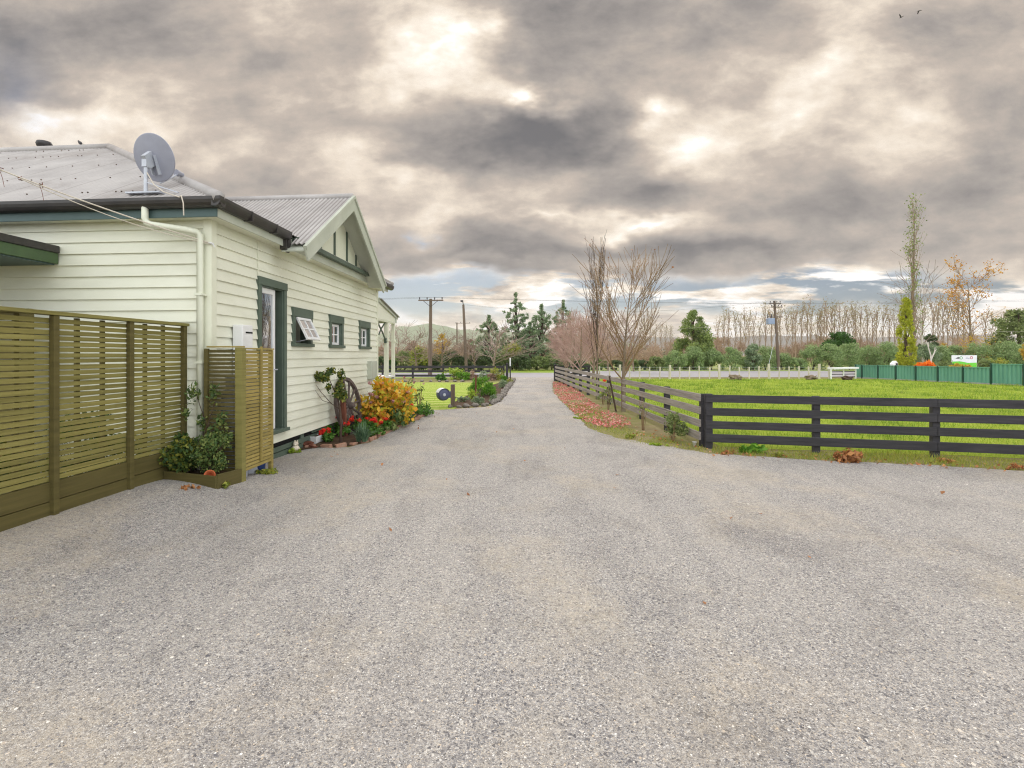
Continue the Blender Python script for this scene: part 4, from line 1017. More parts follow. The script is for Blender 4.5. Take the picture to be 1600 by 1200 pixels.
# ---------------------------------------------------------------- black rail fence along the yard
def rail_fence(name, label, P, Q, nposts, rail_z, rail_h, mat_r, mat_p, post_w, post_h, side, ext=0, group=None, rail_t=.035, joint=2, pw2=None, wob=.012, seed=0, rail_label=None):
    "post and rail: side = +1 rails on the left of P->Q"
    P, Q = Vector(P), Vector(Q); t = (Q-P); Ln = t.length; t.normalize(); nr = Vector((-t.y,t.x,0))*side
    f = thing(name, label, 'fence', P, 0, group); rn = random.Random(seed); org = P
    for i in range(nposts):
        p = P+t*(Ln*i/(nposts-1)); m = MB(org); w_ = post_w if 0 < i < nposts-1 else (pw2 or post_w)
        m.bar(p+Vector((0,0,-.05)), p+Vector((rn.uniform(-wob,wob)*.4,rn.uniform(-wob,wob)*.4,post_h+rn.uniform(-.01,.01))), w_, w_, t); m.build('post', mat_p, f, bevel=.006)
    for z, h in zip(rail_z, rail_h):
        m = MB(org); i = 0
        off = nr*((post_w)/2+rail_t/2+.002); dz0 = 0
        while i < nposts-1:
            j = min(nposts-1, i+joint); a = P+t*(Ln*i/(nposts-1)+(.003 if i else -post_w/2)); b = P+t*(Ln*j/(nposts-1)-(.003 if j < nposts-1 else -post_w/2))
            dz1 = rn.uniform(-wob,wob)
            k = 4 if joint > 1 else 1; A = a
            for q in range(1):
                m.bar(a+off+Vector((0,0,z+h/2+dz0)), b+off+Vector((0,0,z+h/2+dz1)), rail_t, h)
            dz0 = dz1; i = j
        r_ = m.build('rail', mat_r, f, bevel=.004)
    return f
RZ_, RH_ = (.115,.345,.57,.795), (.14,.13,.13,.13)
yard = rail_fence('rail_fence', 'black four-rail timber fence running along the gravel yard', C(3.82,8.83), C(10.15,7.15), 5, RZ_, RH_, M['black_fence'], M['black_fence'], .10, .93, -1, seed=1, pw2=.12, wob=.006)
drive = rail_fence('rail_fence', 'weathered grey four-rail fence running up the drive', C(3.80,9.0), C(4.3,32), 13, RZ_, RH_, M['grey_fence'], M['black_fence'], .11, .93, 1, seed=2, joint=2)
rail_fence('rail_fence', 'short black rail fence turning off the right gate post', C(4.45,32.3), C(6.6,33.2), 3, RZ_, RH_, M['black_fence'], M['black_fence'], .11, .95, -1, seed=3)
rail_fence('rail_fence', 'long black rail fence between the front lawn and the road', C(1.15,35.2), C(-26,35.6), 14, (.12,.42,.72), (.15,.15,.16), M['black_fence'], M['black_fence'], .12, .95, 1, seed=4)
def gate_post(loc, label, h, w_):
    o = thing('gate_post', label, 'post', loc)
    m = MB(); m.box(-w_/2,w_/2,-w_/2,w_/2,-.05,h); m.build('shaft', M['black_fence'], o, bevel=.01)
    m = MB(); m.add([(-w_*.62,-w_*.62,h),(w_*.62,-w_*.62,h),(w_*.62,w_*.62,h),(-w_*.62,w_*.62,h),(0,0,h+.09)], [(0,3,2,1),(0,1,4),(1,2,4),(2,3,4),(3,0,4)]); m.build('cap', M['black_fence'], o)
gate_post(C(4.25,31.8), 'stout black gate post on the right of the drive mouth', .98, .2)
gate_post(C(1.35,34.6), 'stout black gate post on the left of the drive mouth', 1.0, .18)
mk = thing('marker_post', 'white topped marker post at the left of the drive mouth', 'post', C(1.58,34.9))
m = MB(); m.tube([(0,0,-.05),(0,0,.85)], .045, 8); m.build('shaft', M['iron'], mk); m = MB(); m.tube([(0,0,.85),(0,0,1.42)], .047, 8); m.build('white_top', M['white'], mk)

# ---------------------------------------------------------------- wire fence along the road side of the paddock
A, B = C(6.8,33.9), C(22.7,34.0)
wf = thing('wire_fence', 'wire fence on pale wooden posts between paddock and road', 'fence', A)
rn = random.Random(12); k = 25
for i in range(k):
    p = A.lerp(B, i/(k-1)); big = i % 5 == 3; h = (1.0 if big else .86)+rn.uniform(-.05,.05); w_ = .16 if big else .09
    m = MB(A); m.tube([p+Vector((0,0,-.05)), p+Vector((rn.uniform(-.03,.03),0,h))], w_/2, 7); m.build('post', M['post_wood'], wf)
for z in (.2,.42,.62,.80):
    m = MB(A); m.tube([A+Vector((0,0,z)), B+Vector((0,0,z))], .006, 4); m.build('wire', M['galv'], wf)

# ---------------------------------------------------------------- green steel fence
gf = thing('steel_fence', 'green corrugated steel fence along the far side of the paddock', 'fence', C(25.6,35.5))
nodes = []
pxs = [1337,1347,1372,1400,1431,1465.5,1505,1549,1600,1668]
def fpt(px):
    # on the line from (25.6,35.5) to (27.4,27.8) carried on
    s_ = (px-CX)/FPX; a = (27.4-25.6)/(27.8-35.5); d = (25.6-a*35.5)/(s_-a); return C(s_*d, d), d
O = Vector(C(25.6,35.5))
for i, (p0, p1) in enumerate(zip(pxs, pxs[1:])):
    (a,_), (b,_) = fpt(p0), fpt(p1); t = (b-a); Ln = t.length; t.normalize(); nr = Vector((-t.y,t.x,0)); hh = 1.12 if p0 >= 1549 else .92
    n = max(2, int(Ln/.19)); m = MB(O); vs = []; fs = []
    x = .05
    prof = []
    while x < Ln-.05:
        for u, o_ in ((0,0),(.05,0),(.075,.045),(.125,.045),(.15,0)):
            if x+u < Ln-.05: prof.append((x+u,o_))
        x += .19
    for u, o_ in prof: q = a+t*u+nr*o_; vs += [q+Vector((0,0,.08)), q+Vector((0,0,hh-.03))]
    m.add(vs, [(2*j,2*j+2,2*j+3,2*j+1) for j in range(len(prof)-1)]); m.build('panel', M['green_steel'], gf)
    m = MB(O); m.bar(a+Vector((0,0,hh)), b+Vector((0,0,hh)), .07, .05); m.build('top_rail', M['green_steel'], gf)
    m = MB(O); m.bar(a+Vector((0,0,.04)), b+Vector((0,0,.04)), .05, .07); m.build('plinth', M['asphalt'], gf)
for i, px in enumerate(pxs):
    p, _ = fpt(px); m = MB(O); hh = 1.16 if px >= 1549 else .96; m.box(p.x-.045,p.x+.045,p.y-.045,p.y+.045,-.02,hh); m.build('post', M['green_steel_dark'], gf)

# ---------------------------------------------------------------- farm gate and odd things by the road
O = C(22.7,33.8)
fg = thing('farm_gate', 'low white topped farm gate between wire fence and green fence', 'gate', O)
m = MB(O)
e = C(24.9,34.6); 
m.bar(O+Vector((0,0,.72)), e+Vector((0,0,.74)), .5, .13); m.build('top_sheet', M['white'], fg, bevel=.02)
for z in (.15,.33,.5): m = MB(O); m.bar(O+Vector((0,0,z)), e+Vector((0,0,z)), .03, .05); m.build('bar', M['iron'], fg)
for p in (O, O.lerp(e,.5), e): m = MB(O); m.bar(p+Vector((0,0,-.03)), p+Vector((0,0,.655)), .08, .08, (1,0,0)); m.build('post', M['white'], fg)
def lump(name, label, cat, c, r, mat, seed, extra=3, group=None):
    o = thing(name, label, cat, c, 0, group); rn = random.Random(seed); m = MB(); m.blob((0,0,r[2]*.6), r, seed, .35); m.build('log', mat, o)
    for i in range(extra):
        m = MB(); a = rn.uniform(0,6.28); m.tube([(0,0,r[2]*.5),(math.cos(a)*r[0]*1.1,math.sin(a)*r[1]*1.1,r[2]*rn.uniform(.5,1.4))], [.06,.03], 6); m.build('branch', mat, o)
lump('tree_stump', 'grey weathered stump lying by the wire fence left of the pole', 'stump', D(1150,33.0), (.42,.3,.24), M['bark'], 1)
lump('tree_stump', 'small grey stump lying beside the wire fence near the gate', 'stump', D(1266,33.2), (.34,.3,.2), M['bark'], 2)
lump('branch_heap', 'heap of dark branches lying in front of the white topped gate', 'branches', D(1324,33.0), (.32,.2,.18), M['bark_dark'], 3, 7)
lb = thing('letterbox', 'small white letterbox with dark front peeking over the green fence', 'letterbox', D(1396,40))
m = MB(); m.tube([(0,0,0),(0,0,.7)], .05, 8); m.build('post', M['post_wood'], lb)
m = MB(); m.prism([(-.17,-.25,.7),(.17,-.25,.7),(.17,-.25,.98),(.04,-.25,1.16),(-.17,-.25,.94)], (0,.4,0)); m.build('box', M['white'], lb)
m = MB(); m.box(.0,.15,-.262,-.252,.72,.98); m.build('flap', M['iron'], lb)

# ---------------------------------------------------------------- sign board by the road
d = 50; O = D(1506,d); sg_ = thing('sign_board', 'white roadside sign board with two logos and green hills', 'sign', O, YAW)
w_ = 39/800*d; z0, z1 = ZH(574,d), ZH(555,d)
m = MB(); m.box(-w_/2,w_/2,-.06,0,z0,z1); m.build('board', M['white'], sg_)
m = MB(); m.prism([(-w_/2+.02,-.066,z0+.02),(w_/2-.02,-.066,z0+.02),(w_/2-.02,-.066,z0+.46),(.3,-.066,z0+.44),(0,-.066,z0+.52),(-.5,-.066,z0+.60),(-w_/2+.02,-.066,z0+.56)], (0,.004,0)); m.build('green_hills', surf('sign_green', S(120,214,60), S(96,196,50), .5, 2), sg_)
m = MB(); m.lathe([(.10,0),(.15,0),(.15,.006),(.10,.006)], 20, (-.32,-.07,z1-.26), (0,1,0)); m.build('green_ring', surf('sign_ring_green', S(110,190,110)), sg_)
m = MB(); m.lathe([(.09,0),(.14,0),(.14,.006),(.09,.006)], 20, (.68,-.07,z1-.24), (0,1,0)); m.build('red_ring', surf('sign_ring_red', S(200,80,96)), sg_)
m = MB(); m.prism([(-.88,-.068,z1-.34),(-.5,-.068,z1-.34),(-.46,-.068,z1-.22),(-.62,-.068,z1-.18),(-.8,-.068,z1-.28)], (0,.006,0)); m.build('dark_emblem', M['iron'], sg_)
m = MB(); m.box(.12,.5,-.068,-.062,z1-.36,z1-.28); m.box(.16,.34,-.068,-.062,z1-.22,z1-.16); m.build('grey_emblem', M['galv'], sg_)
for x in (-w_*.4,w_*.4): m = MB(); m.box(x-.05,x+.05,.0,.1,-.05,z1-.1); m.build('leg', M['pole_wood'], sg_)

# ---------------------------------------------------------------- power poles and their lines
def pole(label, px_t, px_b, top_py, d, arms, lean_extra=0, name='utility_pole'):
    O = D(px_b, d); z = ZH(top_py, d); top = D(px_t, d)-O; top.z = z
    o = thing(name, label, 'power pole', O); m = MB(); m.tube([(0,0,-.1), tuple(top*.5), tuple(top)], [.17,.14,.11], 10); m.build('shaft', M['pole_wood'], o)
    rgt = C(1,0); out_ = []
    for py, w0, w1 in arms:
        za = ZH(py, d); c = top*(za/z); m = MB(); m.bar(c-rgt*w0-C(0,.12), c+rgt*w1-C(0,.12), .08, .09); ar = m.build('crossarm', M['pole_wood'], o)
        k = 4
        for i in range(k):
            q = c+rgt*(-w0+.1+(w0+w1-.2)*i/(k-1))-C(0,.12); m = MB(); m.lathe([(.0,.05),(.025,.05),(.025,.12),(.05,.14),(.05,.2),(.03,.24),(.0,.24)], 8, q); m.build('insulator', M['iron'], ar); out_.append(O+q+Vector((0,0,.24)))
        if w0 > .6: 
            m = MB(); m.tube([c-rgt*.55-C(0,.12,.05),c-C(0,.1,.5)], .02, 5); m.tube([c+rgt*.55-C(0,.12,.05),c-C(0,.1,.5)], .02, 5); m.build('brace', M['iron'], ar)
    return o, out_
p1, w1 = pole('tall grey power pole with one wide crossarm behind the front fence', 673, 672, 467, 40, [(469.5,.95,1.0)])
p2, w2 = pole('slim leaning pole with a lamp head, right of the wide crossarm pole', 724, 729, 476, 50, [])
h2 = D(724,50)-D(729,50); h2.z = ZH(476,50); m = MB(); m.tube([h2, h2+C(-.05,-.2,.25), h2+C(-.1,-.55,.3)], .04, 6); m.box(h2.x-.16,h2.x+.06,h2.y-.9,h2.y-.5,h2.z+.2,h2.z+.34); m.build('lamp_head', M['iron'], p2)
p3, w3 = pole('small distant power pole seen between the two nearer poles', 714, 714, 504, 100, [(505,.3,2.6)])
p4, w4 = pole('power pole with a grey transformer behind the wire fence', 1210, 1217, 470, 54, [(474,.62,.62),(480,.5,.75)])
m = MB(); za = ZH(502,54); tpv = (D(1210,54)-D(1217,54))*.72; m.box(tpv.x-.86,tpv.x-.2,tpv.y-.3,tpv.y+.3,za-.32,za+.32); tr = m.build('transformer', surf('transformer_paint', S(150,164,186), S(134,148,172), .5), p4, bevel=.04)
m = MB(); m.bar(tpv+Vector((-.9,0,za+.45)), tpv+Vector((.7,.0,za+.45)), .07, .07); m.tube([tpv+Vector((-.8,0,za+.34)),tpv+Vector((-.8,0,za+.75))],.05,6); m.tube([tpv+Vector((-.4,0,za+.34)),tpv+Vector((-.4,0,za+.75))],.05,6); m.build('bracket', M['iron'], p4)
m = MB(); m.tube([tpv*.9+Vector((0,0,ZH(520,54))), D(1199,52)-D(1217,54)], .02, 5); m.build('guy_wire', M['galv'], p4)
def line(label, pts, sag=.5, r=.006, mat='cable_dark'):
    O = Vector(pts[0]); o = thing('power_line', label, 'power line', O); 
    for k, (a, b) in enumerate(zip(pts, pts[1:])):
        a, b = Vector(a), Vector(b); m = MB(O); m.tube([a.lerp(b,i/16)-Vector((0,0,4*sag*(i/16)*(1-i/16))) for i in range(17)], r, 4); m.build('span', M[mat], o)
line('power line leaving the left end of the wide crossarm', [C(-38,44,7.2), w1[0], C(60,52,7.4)], .5)
line('power line leaving the right end of the wide crossarm', [C(-38,45,7.2), w1[3], C(62,53,7.4)], .5)
line('thin line from the lamp pole across the road trees', [D(729,50,6.5), w4[0]], .9)
line('pale low line sagging behind the tall evergreen to the transformer pole', [D(930,52,4.6), D(1212,54,5.2), D(1700,56,4.3)], .5, .009, 'cable')
# ---------------------------------------------------------------- planter at the house corner
O = Vector((-3.8,5.6,.15))
pl_ = thing('corner_planter', 'low timber edged planter at the foot of the house corner', 'planter', O)
pc = [(-4.18,5.53),(-3.47,5.40),(-3.43,5.80)]
for a, b in zip(pc, pc[1:]):
    m = MB(O); m.bar((*a,.19),(*b,.17),.035,.17); m.build('edging_board', M['slat_dark'], pl_, bevel=.004)
m = MB(O); m.add([(-4.16,5.56,.22),(-3.48,5.43,.21),(-3.45,5.82,.21),(-3.9,5.93,.22),(-4.16,5.93,.22)], [(0,1,2,3,4)]); m.build('soil', M['soil'], pl_)
def plant(name, label, cat, loc, stems, stem_mat, leaf_sets, group=None, flowers=None, rz=0):
    "stems: polylines with radius; leaf_sets: (part name, material, clumps, n, L, W, kwargs)"
    o = thing(name, label, cat, loc, rz, group)
    if stems:
        m = MB()
        for pts, r in stems: m.tube(pts, r, 6, cap=False)
        m.build('stems', stem_mat, o)
    for i, (pn, mt, cl, n, Lf, Wf, kw) in enumerate(leaf_sets): foliage(pn, mt, o, cl, n, Lf, Wf, **kw)
    return o
def arcs(rn, n, h, spread, r0=.006, bend=.3):
    out = []
    for i in range(n):
        a = rn.uniform(0,6.283); s_ = rn.uniform(.3,1)*spread; hh = h*rn.uniform(.6,1)
        out.append(([(math.cos(a)*.03,math.sin(a)*.03,0),(math.cos(a)*s_*.4,math.sin(a)*s_*.4,hh*.5),(math.cos(a)*s_,math.sin(a)*s_,hh)], [r0,r0*.7,r0*.3]))
    return out
rn = random.Random(21); rg = np.random.default_rng(21)
plant('leafy_shrub', 'dark leafy shrub at the left of the corner planter', 'shrub', (-4.02,5.62,.2), arcs(rn,14,.42,.16), M['bark_dark'],
  [('leaves', M['lf_rose'], clumps(rg,22,(0,0,.27),(.17,.15,.22),.09), 1900, .055,.032, dict(seed=1))])
plant('leafy_shrub', 'pale lacy shrub in the middle of the corner planter', 'shrub', (-3.68,5.62,.2), arcs(rn,20,.45,.2), M['bark_dark'],
  [('leaves', M['lf_climber'], clumps(rg,26,(0,0,.25),(.2,.16,.24),.09), 2300, .04,.02, dict(seed=2))])
cl = plant('climbing_rose', 'climbing plant straggling up the downpipe by the house corner', 'climber', (-3.88,5.74,.2),
  [([(0,0,0),(-.05,.03,.3),(.02,.08,.55),(-.06,.06,.8),(-.12,.04,1.02)],[.008,.007,.006,.004,.002]),([(.02,0,0),(.1,.02,.3),(.05,.06,.6),(.14,.05,.85),(.1,.05,1.1)],[.008,.007,.006,.004,.002]),([(.05,0,0),(.22,-.02,.3),(.3,.0,.55),(.28,.02,.75)],[.007,.006,.004,.002])], M['bark_dark'],
  [('leaves', M['lf_climber'], np.array([(-.12,.03,.95,.1,.06,.14),(-.03,.05,.6,.08,.05,.12),(.12,.04,.95,.08,.05,.16),(.25,0,.62,.1,.06,.16),(.1,.03,.4,.14,.07,.16),(.3,.0,.4,.1,.06,.14),(-.2,.02,.72,.08,.05,.1)]), 520, .055,.028, dict(seed=3, shell=.8))])
tc_ = thing('terracotta_pot', 'small orange terracotta pot half hidden in the corner planter', 'pot', (-3.62,5.52,.2))
m = MB(); m.lathe([(.0,.0),(.05,.0),(.07,.10),(.08,.10),(.08,.125),(.066,.125),(.045,.01),(.0,.01)], 20); b_ = m.build('pot', M['terracotta'], tc_, smooth=True); b_.rotation_euler = (R(70),0,R(30)); b_.location = (-.02,.02,.02); b_.scale = (.75,)*3
# yellow weeds at the foot of the fences
def tuft(label, px, py, n, rr, h, mat, seed, L=.05, W=.02, name='weed_tuft', cat='weed', group=None, z=None):
    p = G(px,py); zz = gz(p.x,p.y)
    if zz > 0: d_ = (EYE-zz)*FPX/(py-CY); p = C((px-CX)/FPX*d_, d_, gz(p.x,p.y))
    rg = np.random.default_rng(seed); o = thing(name, label, cat, (p.x,p.y,zz), 0, group)
    foliage('leaves', mat, o, clumps(rg, 7, (0,0,h*.5), (rr,rr*.7,h*.45), h*.5, .8), n, L, W, seed=seed); 
    m = MB(); [m.tube(a, b, 4, cap=False) for a, b in arcs(random.Random(seed), 6, h*.8, rr*.8, .004)]; m.build('stems', M['twig_tan'], o); return o
tuft('yellow green weeds under the slatted enclosure', 412, 741, 260, .14, .08, M['lf_weed'], 41)
tuft('yellow weeds at the corner of the timber planter', 352, 760, 120, .1, .05, M['lf_weed'], 42)
tuft('small bright weed before the little stone ornament', 458, 709, 160, .1, .08, M['lf_lime'], 43)
tuft('dry yellow weeds on the gravel before the planter', 295, 764, 90, .12, .03, M['lf_dry'], 44)

# ---------------------------------------------------------------- garden bed under the windows
bed = [(-3.90,8.3),(-3.90,12.7),(-3.8,14.4)]+[tuple(G(*p)[:2]) for p in ((605,628),(650,640),(664,650),(650,657),(625,667),(600,680),(575,691),(545,698),(500,700),(462,705))]
m = MB(); m.add([(x,y,.018) for x,y in bed], [tuple(range(len(bed)-1,-1,-1))])
props(m.build('garden_soil', M['soil']), kind='structure')
edge = [G(*p) for p in ((470,701),(500,699),(520,700),(545,697),(575,690),(600,679),(625,666),(650,656),(664,649),(652,641))]
tot = []; 
for a, b in zip(edge, edge[1:]):
    k = max(1, round((b-a).length/.235)); tot += [(a.lerp(b,(i+.5)/k), (b-a)) for i in range(k)]
rn = random.Random(31)
bproto = None
for i, (p, t) in enumerate(tot):
    rz = math.atan2(t.y,t.x)+rn.uniform(-.25,.25); sc_ = (rn.uniform(.8,1.05),rn.uniform(.7,1.1),rn.uniform(.4,.9))
    lab = f'{ORD[i]} old brick along the garden edging from the stone ornament'
    if bproto is None:
        m = MB(); m.box(-.105,.105,-.05,.05,-.03,.06); bproto = m.build('edging_brick', M['brick'], None, (p.x,p.y,.01), bevel=.012); o = bproto
        props(o, lab, 'brick', 'old bricks edging the garden bed')
    else:
        o = bproto.copy(); COL.objects.link(o); o['label'] = lab; o.location = (p.x,p.y,.01)
    o.rotation_euler = (rn.uniform(-.12,.12),rn.uniform(-.12,.12),rz); o.scale = sc_
# ornament, trough, log
p = G(462,707); o = thing('stone_ornament', 'small pale stone animal ornament sitting at the wall foot', 'ornament', p)
m = MB(); m.blob((0,0,.06),(.062,.075,.07),3,.1,14,10); m.build('body', M['stone_white'], o, smooth=True)
m = MB(); m.blob((.005,-.01,.145),(.042,.045,.042),4,.1,14,10); m.blob((.012,-.045,.135),(.018,.02,.016),5,.05); hd = m.build('head', M['stone_white'], o, smooth=True)
for s_ in (-1,1): m = MB(); m.blob((.005+s_*.022,.01,.185),(.010,.014,.02),6,.05); m.build('ear', M['stone_white'], hd, smooth=True)
p = G(493,693); o = thing('white_trough', 'small white planter trough standing by the red geraniums', 'planter', (p.x,p.y,.02), R(88))
m = MB(); m.add([(-.13,-.07,.0),(.13,-.07,.0),(.13,.07,.0),(-.13,.07,.0),(-.17,-.1,.13),(.17,-.1,.13),(.17,.1,.13),(-.17,.1,.13),(-.15,-.08,.13),(.15,-.08,.13),(.15,.08,.13),(-.15,.08,.13),(-.14,-.075,.1),(.14,-.075,.1),(.14,.075,.1),(-.14,.075,.1)],
  [(0,3,2,1),(0,1,5,4),(1,2,6,5),(2,3,7,6),(3,0,4,7),(4,5,9,8),(5,6,10,9),(6,7,11,10),(7,4,8,11),(8,9,13,12),(9,10,14,13),(10,11,15,14),(11,8,12,15)]); m.build('box', M['white'], o, bevel=.006)
m = MB(); m.add([(-.145,-.078,.112),(.145,-.078,.112),(.145,.078,.112),(-.145,.078,.112)],[(0,1,2,3)]); m.build('soil', M['soil'], o)
for i, (px,py,s_) in enumerate(((480,699,1.),(487,700,.7))):
    p = G(px,py); m = MB(); m.blob((0,0,.045*s_),(.12*s_,.08*s_,.06*s_),50+i,.3); props(m.build('garden_stone', M['rust'], None, p), ['large reddish brown stone before the white trough','smaller reddish stone beside the large reddish stone'][i], 'stone', 'stones before the white trough')
# rusty post and wagon wheel
p = G(523,680); p = Vector((-3.62,9.75,0)); o = thing('timber_post', 'short reddish brown timber post beside the wagon wheel', 'post', p)
m = MB(); m.bar((0,0,-.02),(-.05,-.0,.72),.10,.09,(1,0,0)); m.build('shaft', M['rust'], o, bevel=.01)
WC = Vector((-3.70,10.15,.0)); o = thing('wagon_wheel', 'old wooden wagon wheel leaning against the weatherboard wall', 'wheel', WC)
axw = Vector((math.cos(R(10)),-.06,math.sin(R(10)))).normalized(); cw = Vector((0,0,.57)); u = Vector((0,0,1)); u = (u-axw*u.dot(axw)).normalized(); v_ = axw.cross(u)
m = MB(); nn = 48; prof = [(-.035,.52),(.035,.52),(.035,.585),(-.035,.585)]; vs=[]; fs=[]
for k in range(nn):
    a = 2*math.pi*k/nn; rd = u*math.cos(a)+v_*math.sin(a)
    for x_, r_ in prof: vs.append(cw+axw*x_+rd*r_)
for k in range(nn):
    for j in range(4): fs.append((k*4+j,k*4+(j+1)%4,((k+1)%nn)*4+(j+1)%4,((k+1)%nn)*4+j))
m.add(vs,fs); m.build('rim', M['wheel_wood'], o)
for k in range(12):
    a = 2*math.pi*k/12+.1; rd = u*math.cos(a)+v_*math.sin(a); m = MB(); m.tube([cw+rd*.07,cw+rd*.3,cw+rd*.53],[.024,.02,.026],7); m.build('spoke', M['wheel_wood'], o)
m = MB(); m.lathe([(.0,-.12),(.05,-.12),(.06,-.1),(.075,-.04),(.075,.05),(.05,.11),(.04,.13),(.0,.13)], 18, cw, axw); m.build('hub', M['wheel_wood'], o, smooth=True)
# rose bush with two leafy heads
rg = np.random.default_rng(51)
plant('standard_rose', 'tall leggy rose bush with sparse leaves before the wagon wheel', 'rose bush', (-3.46,9.08,0),
  [([(0,0,-.02),(.01,.0,.35),(-.02,.02,.62),(-.06,.02,.8)],[.026,.023,.02,.014]),([(-.06,.02,.8),(-.12,.0,.95),(-.2,-.02,1.15),(-.26,-.05,1.28)],[.012,.010,.008,.004]),([(-.06,.02,.8),(-.02,.03,.95),(.0,.02,1.15),(.04,.02,1.36)],[.012,.010,.007,.003]),
   ([(-.03,.02,.62),(-.18,.0,.72),(-.34,-.05,.92),(-.42,-.1,1.06)],[.009,.008,.006,.003]),([(-.18,.0,.72),(-.3,-.1,.78),(-.4,-.2,.98)],[.006,.005,.002])], M['bark_dark'],
  [('leaves', M['lf_rose'], np.array([(-.28,-.08,1.2,.13,.1,.11),(-.38,-.1,1.22,.09,.08,.1),(-.18,-.02,1.3,.1,.08,.08),(.0,.0,1.22,.08,.08,.14),(-.02,.02,1.0,.09,.08,.12),(.03,.02,.85,.1,.08,.12),(-.06,.0,.9,.1,.08,.1),(-.22,-.03,1.0,.05,.05,.1)]), 1350, .06,.036, dict(seed=52, shell=.85))])
# geraniums
gpos = [(508,684,.95,0),(524,679,1.1,1),(538,682,.9,0),(560,678,1.0,2),(578,680,1.05,1),(592,672,1.0,2),(602,675,.8,0),(511,692,.7,2)]
labs = ['red geranium at the end of the bed by the white trough','red geranium flowering behind the rose stem','small red geranium just right of the rose stem','red geranium behind the strappy clump','red geranium right of the strappy clump','red geranium against the yellow bush','last red geranium at the brick edging under the yellow bush','low orange red geranium in front of the white trough']
for i, (px,py,s_,sd_) in enumerate(gpos):
    p = G(px,py); rg = np.random.default_rng(60+i); o = plant('red_geranium', labs[i], 'geranium', (p.x,p.y,.02), arcs(random.Random(i),8,.24*s_,.12*s_,.006), M['lf_geranium'],
      [('leaves', M['lf_geranium'], clumps(rg,9,(0,0,.14*s_),(.15*s_,.15*s_,.1*s_),.07), 420, .055,.05, dict(seed=70+i)),
       ('flowers', M['flower_red'], np.array([(rg.uniform(-.14,.14)*s_,rg.uniform(-.14,.14)*s_,.27*s_+rg.uniform(-.04,.05),.04,.04,.032) for _ in range(7)]), 420, .03,.026, dict(seed=80+i,keep=.8))], 'red geraniums along the bed')
# strappy clump
p = G(566,692); o = thing('strappy_clump', 'clump of arching grey green strap leaves at the brick edging', 'plant', (p.x,p.y,.02))
rg = np.random.default_rng(90); rnn = random.Random(90); vs=[]; fs=[]
for i in range(230):
    a = rnn.uniform(0,6.283); l_ = rnn.uniform(.25,.48); le = rnn.uniform(.15,1.2); w2 = rnn.uniform(.004,.008); sdv = Vector((-math.sin(a),math.cos(a),0))*w2
    b0 = Vector((rnn.uniform(-.08,.08),rnn.uniform(-.08,.08),0)); d0 = Vector((math.cos(a),math.sin(a),0)); b=len(vs)
    for j in range(6):
        s_ = j/5; q = b0+d0*(l_*le*.55*s_**1.3)+Vector((0,0,l_*(s_-.55*le*s_*s_*.9))); q.z = max(q.z,.01); wv = sdv*(1-s_**3*.9); vs += [q-wv,q+wv]
    for j in range(5): fs.append((b+2*j,b+2*j+1,b+2*j+3,b+2*j+2))
link_mesh('leaves', np_mesh('leaves',[tuple(v) for v in vs],fs), M['lf_strap'], o)
# hydrangea in autumn colour
rg = np.random.default_rng(95)
plant('hydrangea_bush', 'large hydrangea bush in yellow and orange autumn leaf', 'hydrangea', (-3.2,11.2,0), arcs(random.Random(95),40,.95,.55,.009), M['twig_tan'],
  [('leaves', M['lf_hydrangea'], np.vstack([clumps(rg,34,(0,0,.5),(.5,.75,.40),.22,zmin=.12), np.array([(-.2,.2,1.02,.12,.2,.12),(-.15,-.3,.98,.12,.18,.1),(.1,.0,.95,.14,.2,.1)])]), 3200, .115,.085, dict(seed=96,shell=.85,droop=.4)),
   ('green_leaves', M['lf_climber'], clumps(np.random.default_rng(98),16,(.05,0,.30),(.5,.75,.22),.2,zmin=.1), 900, .10,.07, dict(seed=98,shell=.85,droop=.4)),
   ('flower_heads', M['flower_pink'], np.array([(rg.uniform(-.4,.5),rg.uniform(-.6,.6),rg.uniform(.5,1.05),.05,.05,.04) for _ in range(16)]), 900, .028,.026, dict(seed=97,keep=.85))])
# small things at the end of the bed
rg = np.random.default_rng(101)
p = G(646,655); plant('red_geranium', 'small red geranium at the far tip of the brick edged bed', 'geranium', (p.x,p.y,.02), arcs(random.Random(5),8,.24,.14), M['lf_geranium'],
  [('leaves', M['lf_geranium'], clumps(rg,8,(0,0,.15),(.22,.2,.12),.08), 500, .05,.04, dict(seed=102)), ('flowers', M['flower_red'], np.array([(-.14,0,.3,.05,.05,.03),(-.05,.05,.34,.05,.05,.03),(.03,-.05,.28,.04,.04,.03)]), 150, .03,.026, dict(seed=103))], 'red geraniums along the bed')
p = G(655,651); plant('low_shrub', 'low bright green shrub beside the last red geranium', 'shrub', (p.x+.1,p.y+.1,.02), arcs(random.Random(6),8,.3,.2), M['bark_dark'],
  [('leaves', M['lf_geranium'], clumps(rg,9,(0,0,.17),(.26,.22,.14),.09), 650, .05,.03, dict(seed=104))])
for i,(px,py,h,lab) in enumerate(((640,648,1.0,'thin bare rose bush with a pink bud, left of its pair'),(655,646,.85,'twiggy rose bush with few leaves, right of its pair'))):
    p = G(px,py); rg = np.random.default_rng(110+i)
    plant('rose_bush', lab, 'rose bush', (p.x,p.y,0), arcs(random.Random(110+i),9,h,.3,.008), M['twig_tan'],
     [('leaves', M['lf_rose'], clumps(rg,9,(0,0,h*.6),(.25,.25,h*.32),.08), 170, .05,.03, dict(seed=112+i,shell=.8)), ('flowers', M['flower_pink'], np.array([(-.15,0,h,.04,.04,.03),(.1,.1,h*.95,.03,.03,.03)]), 60, .03,.026, dict(seed=114))], 'roses at the edge of the lawn')

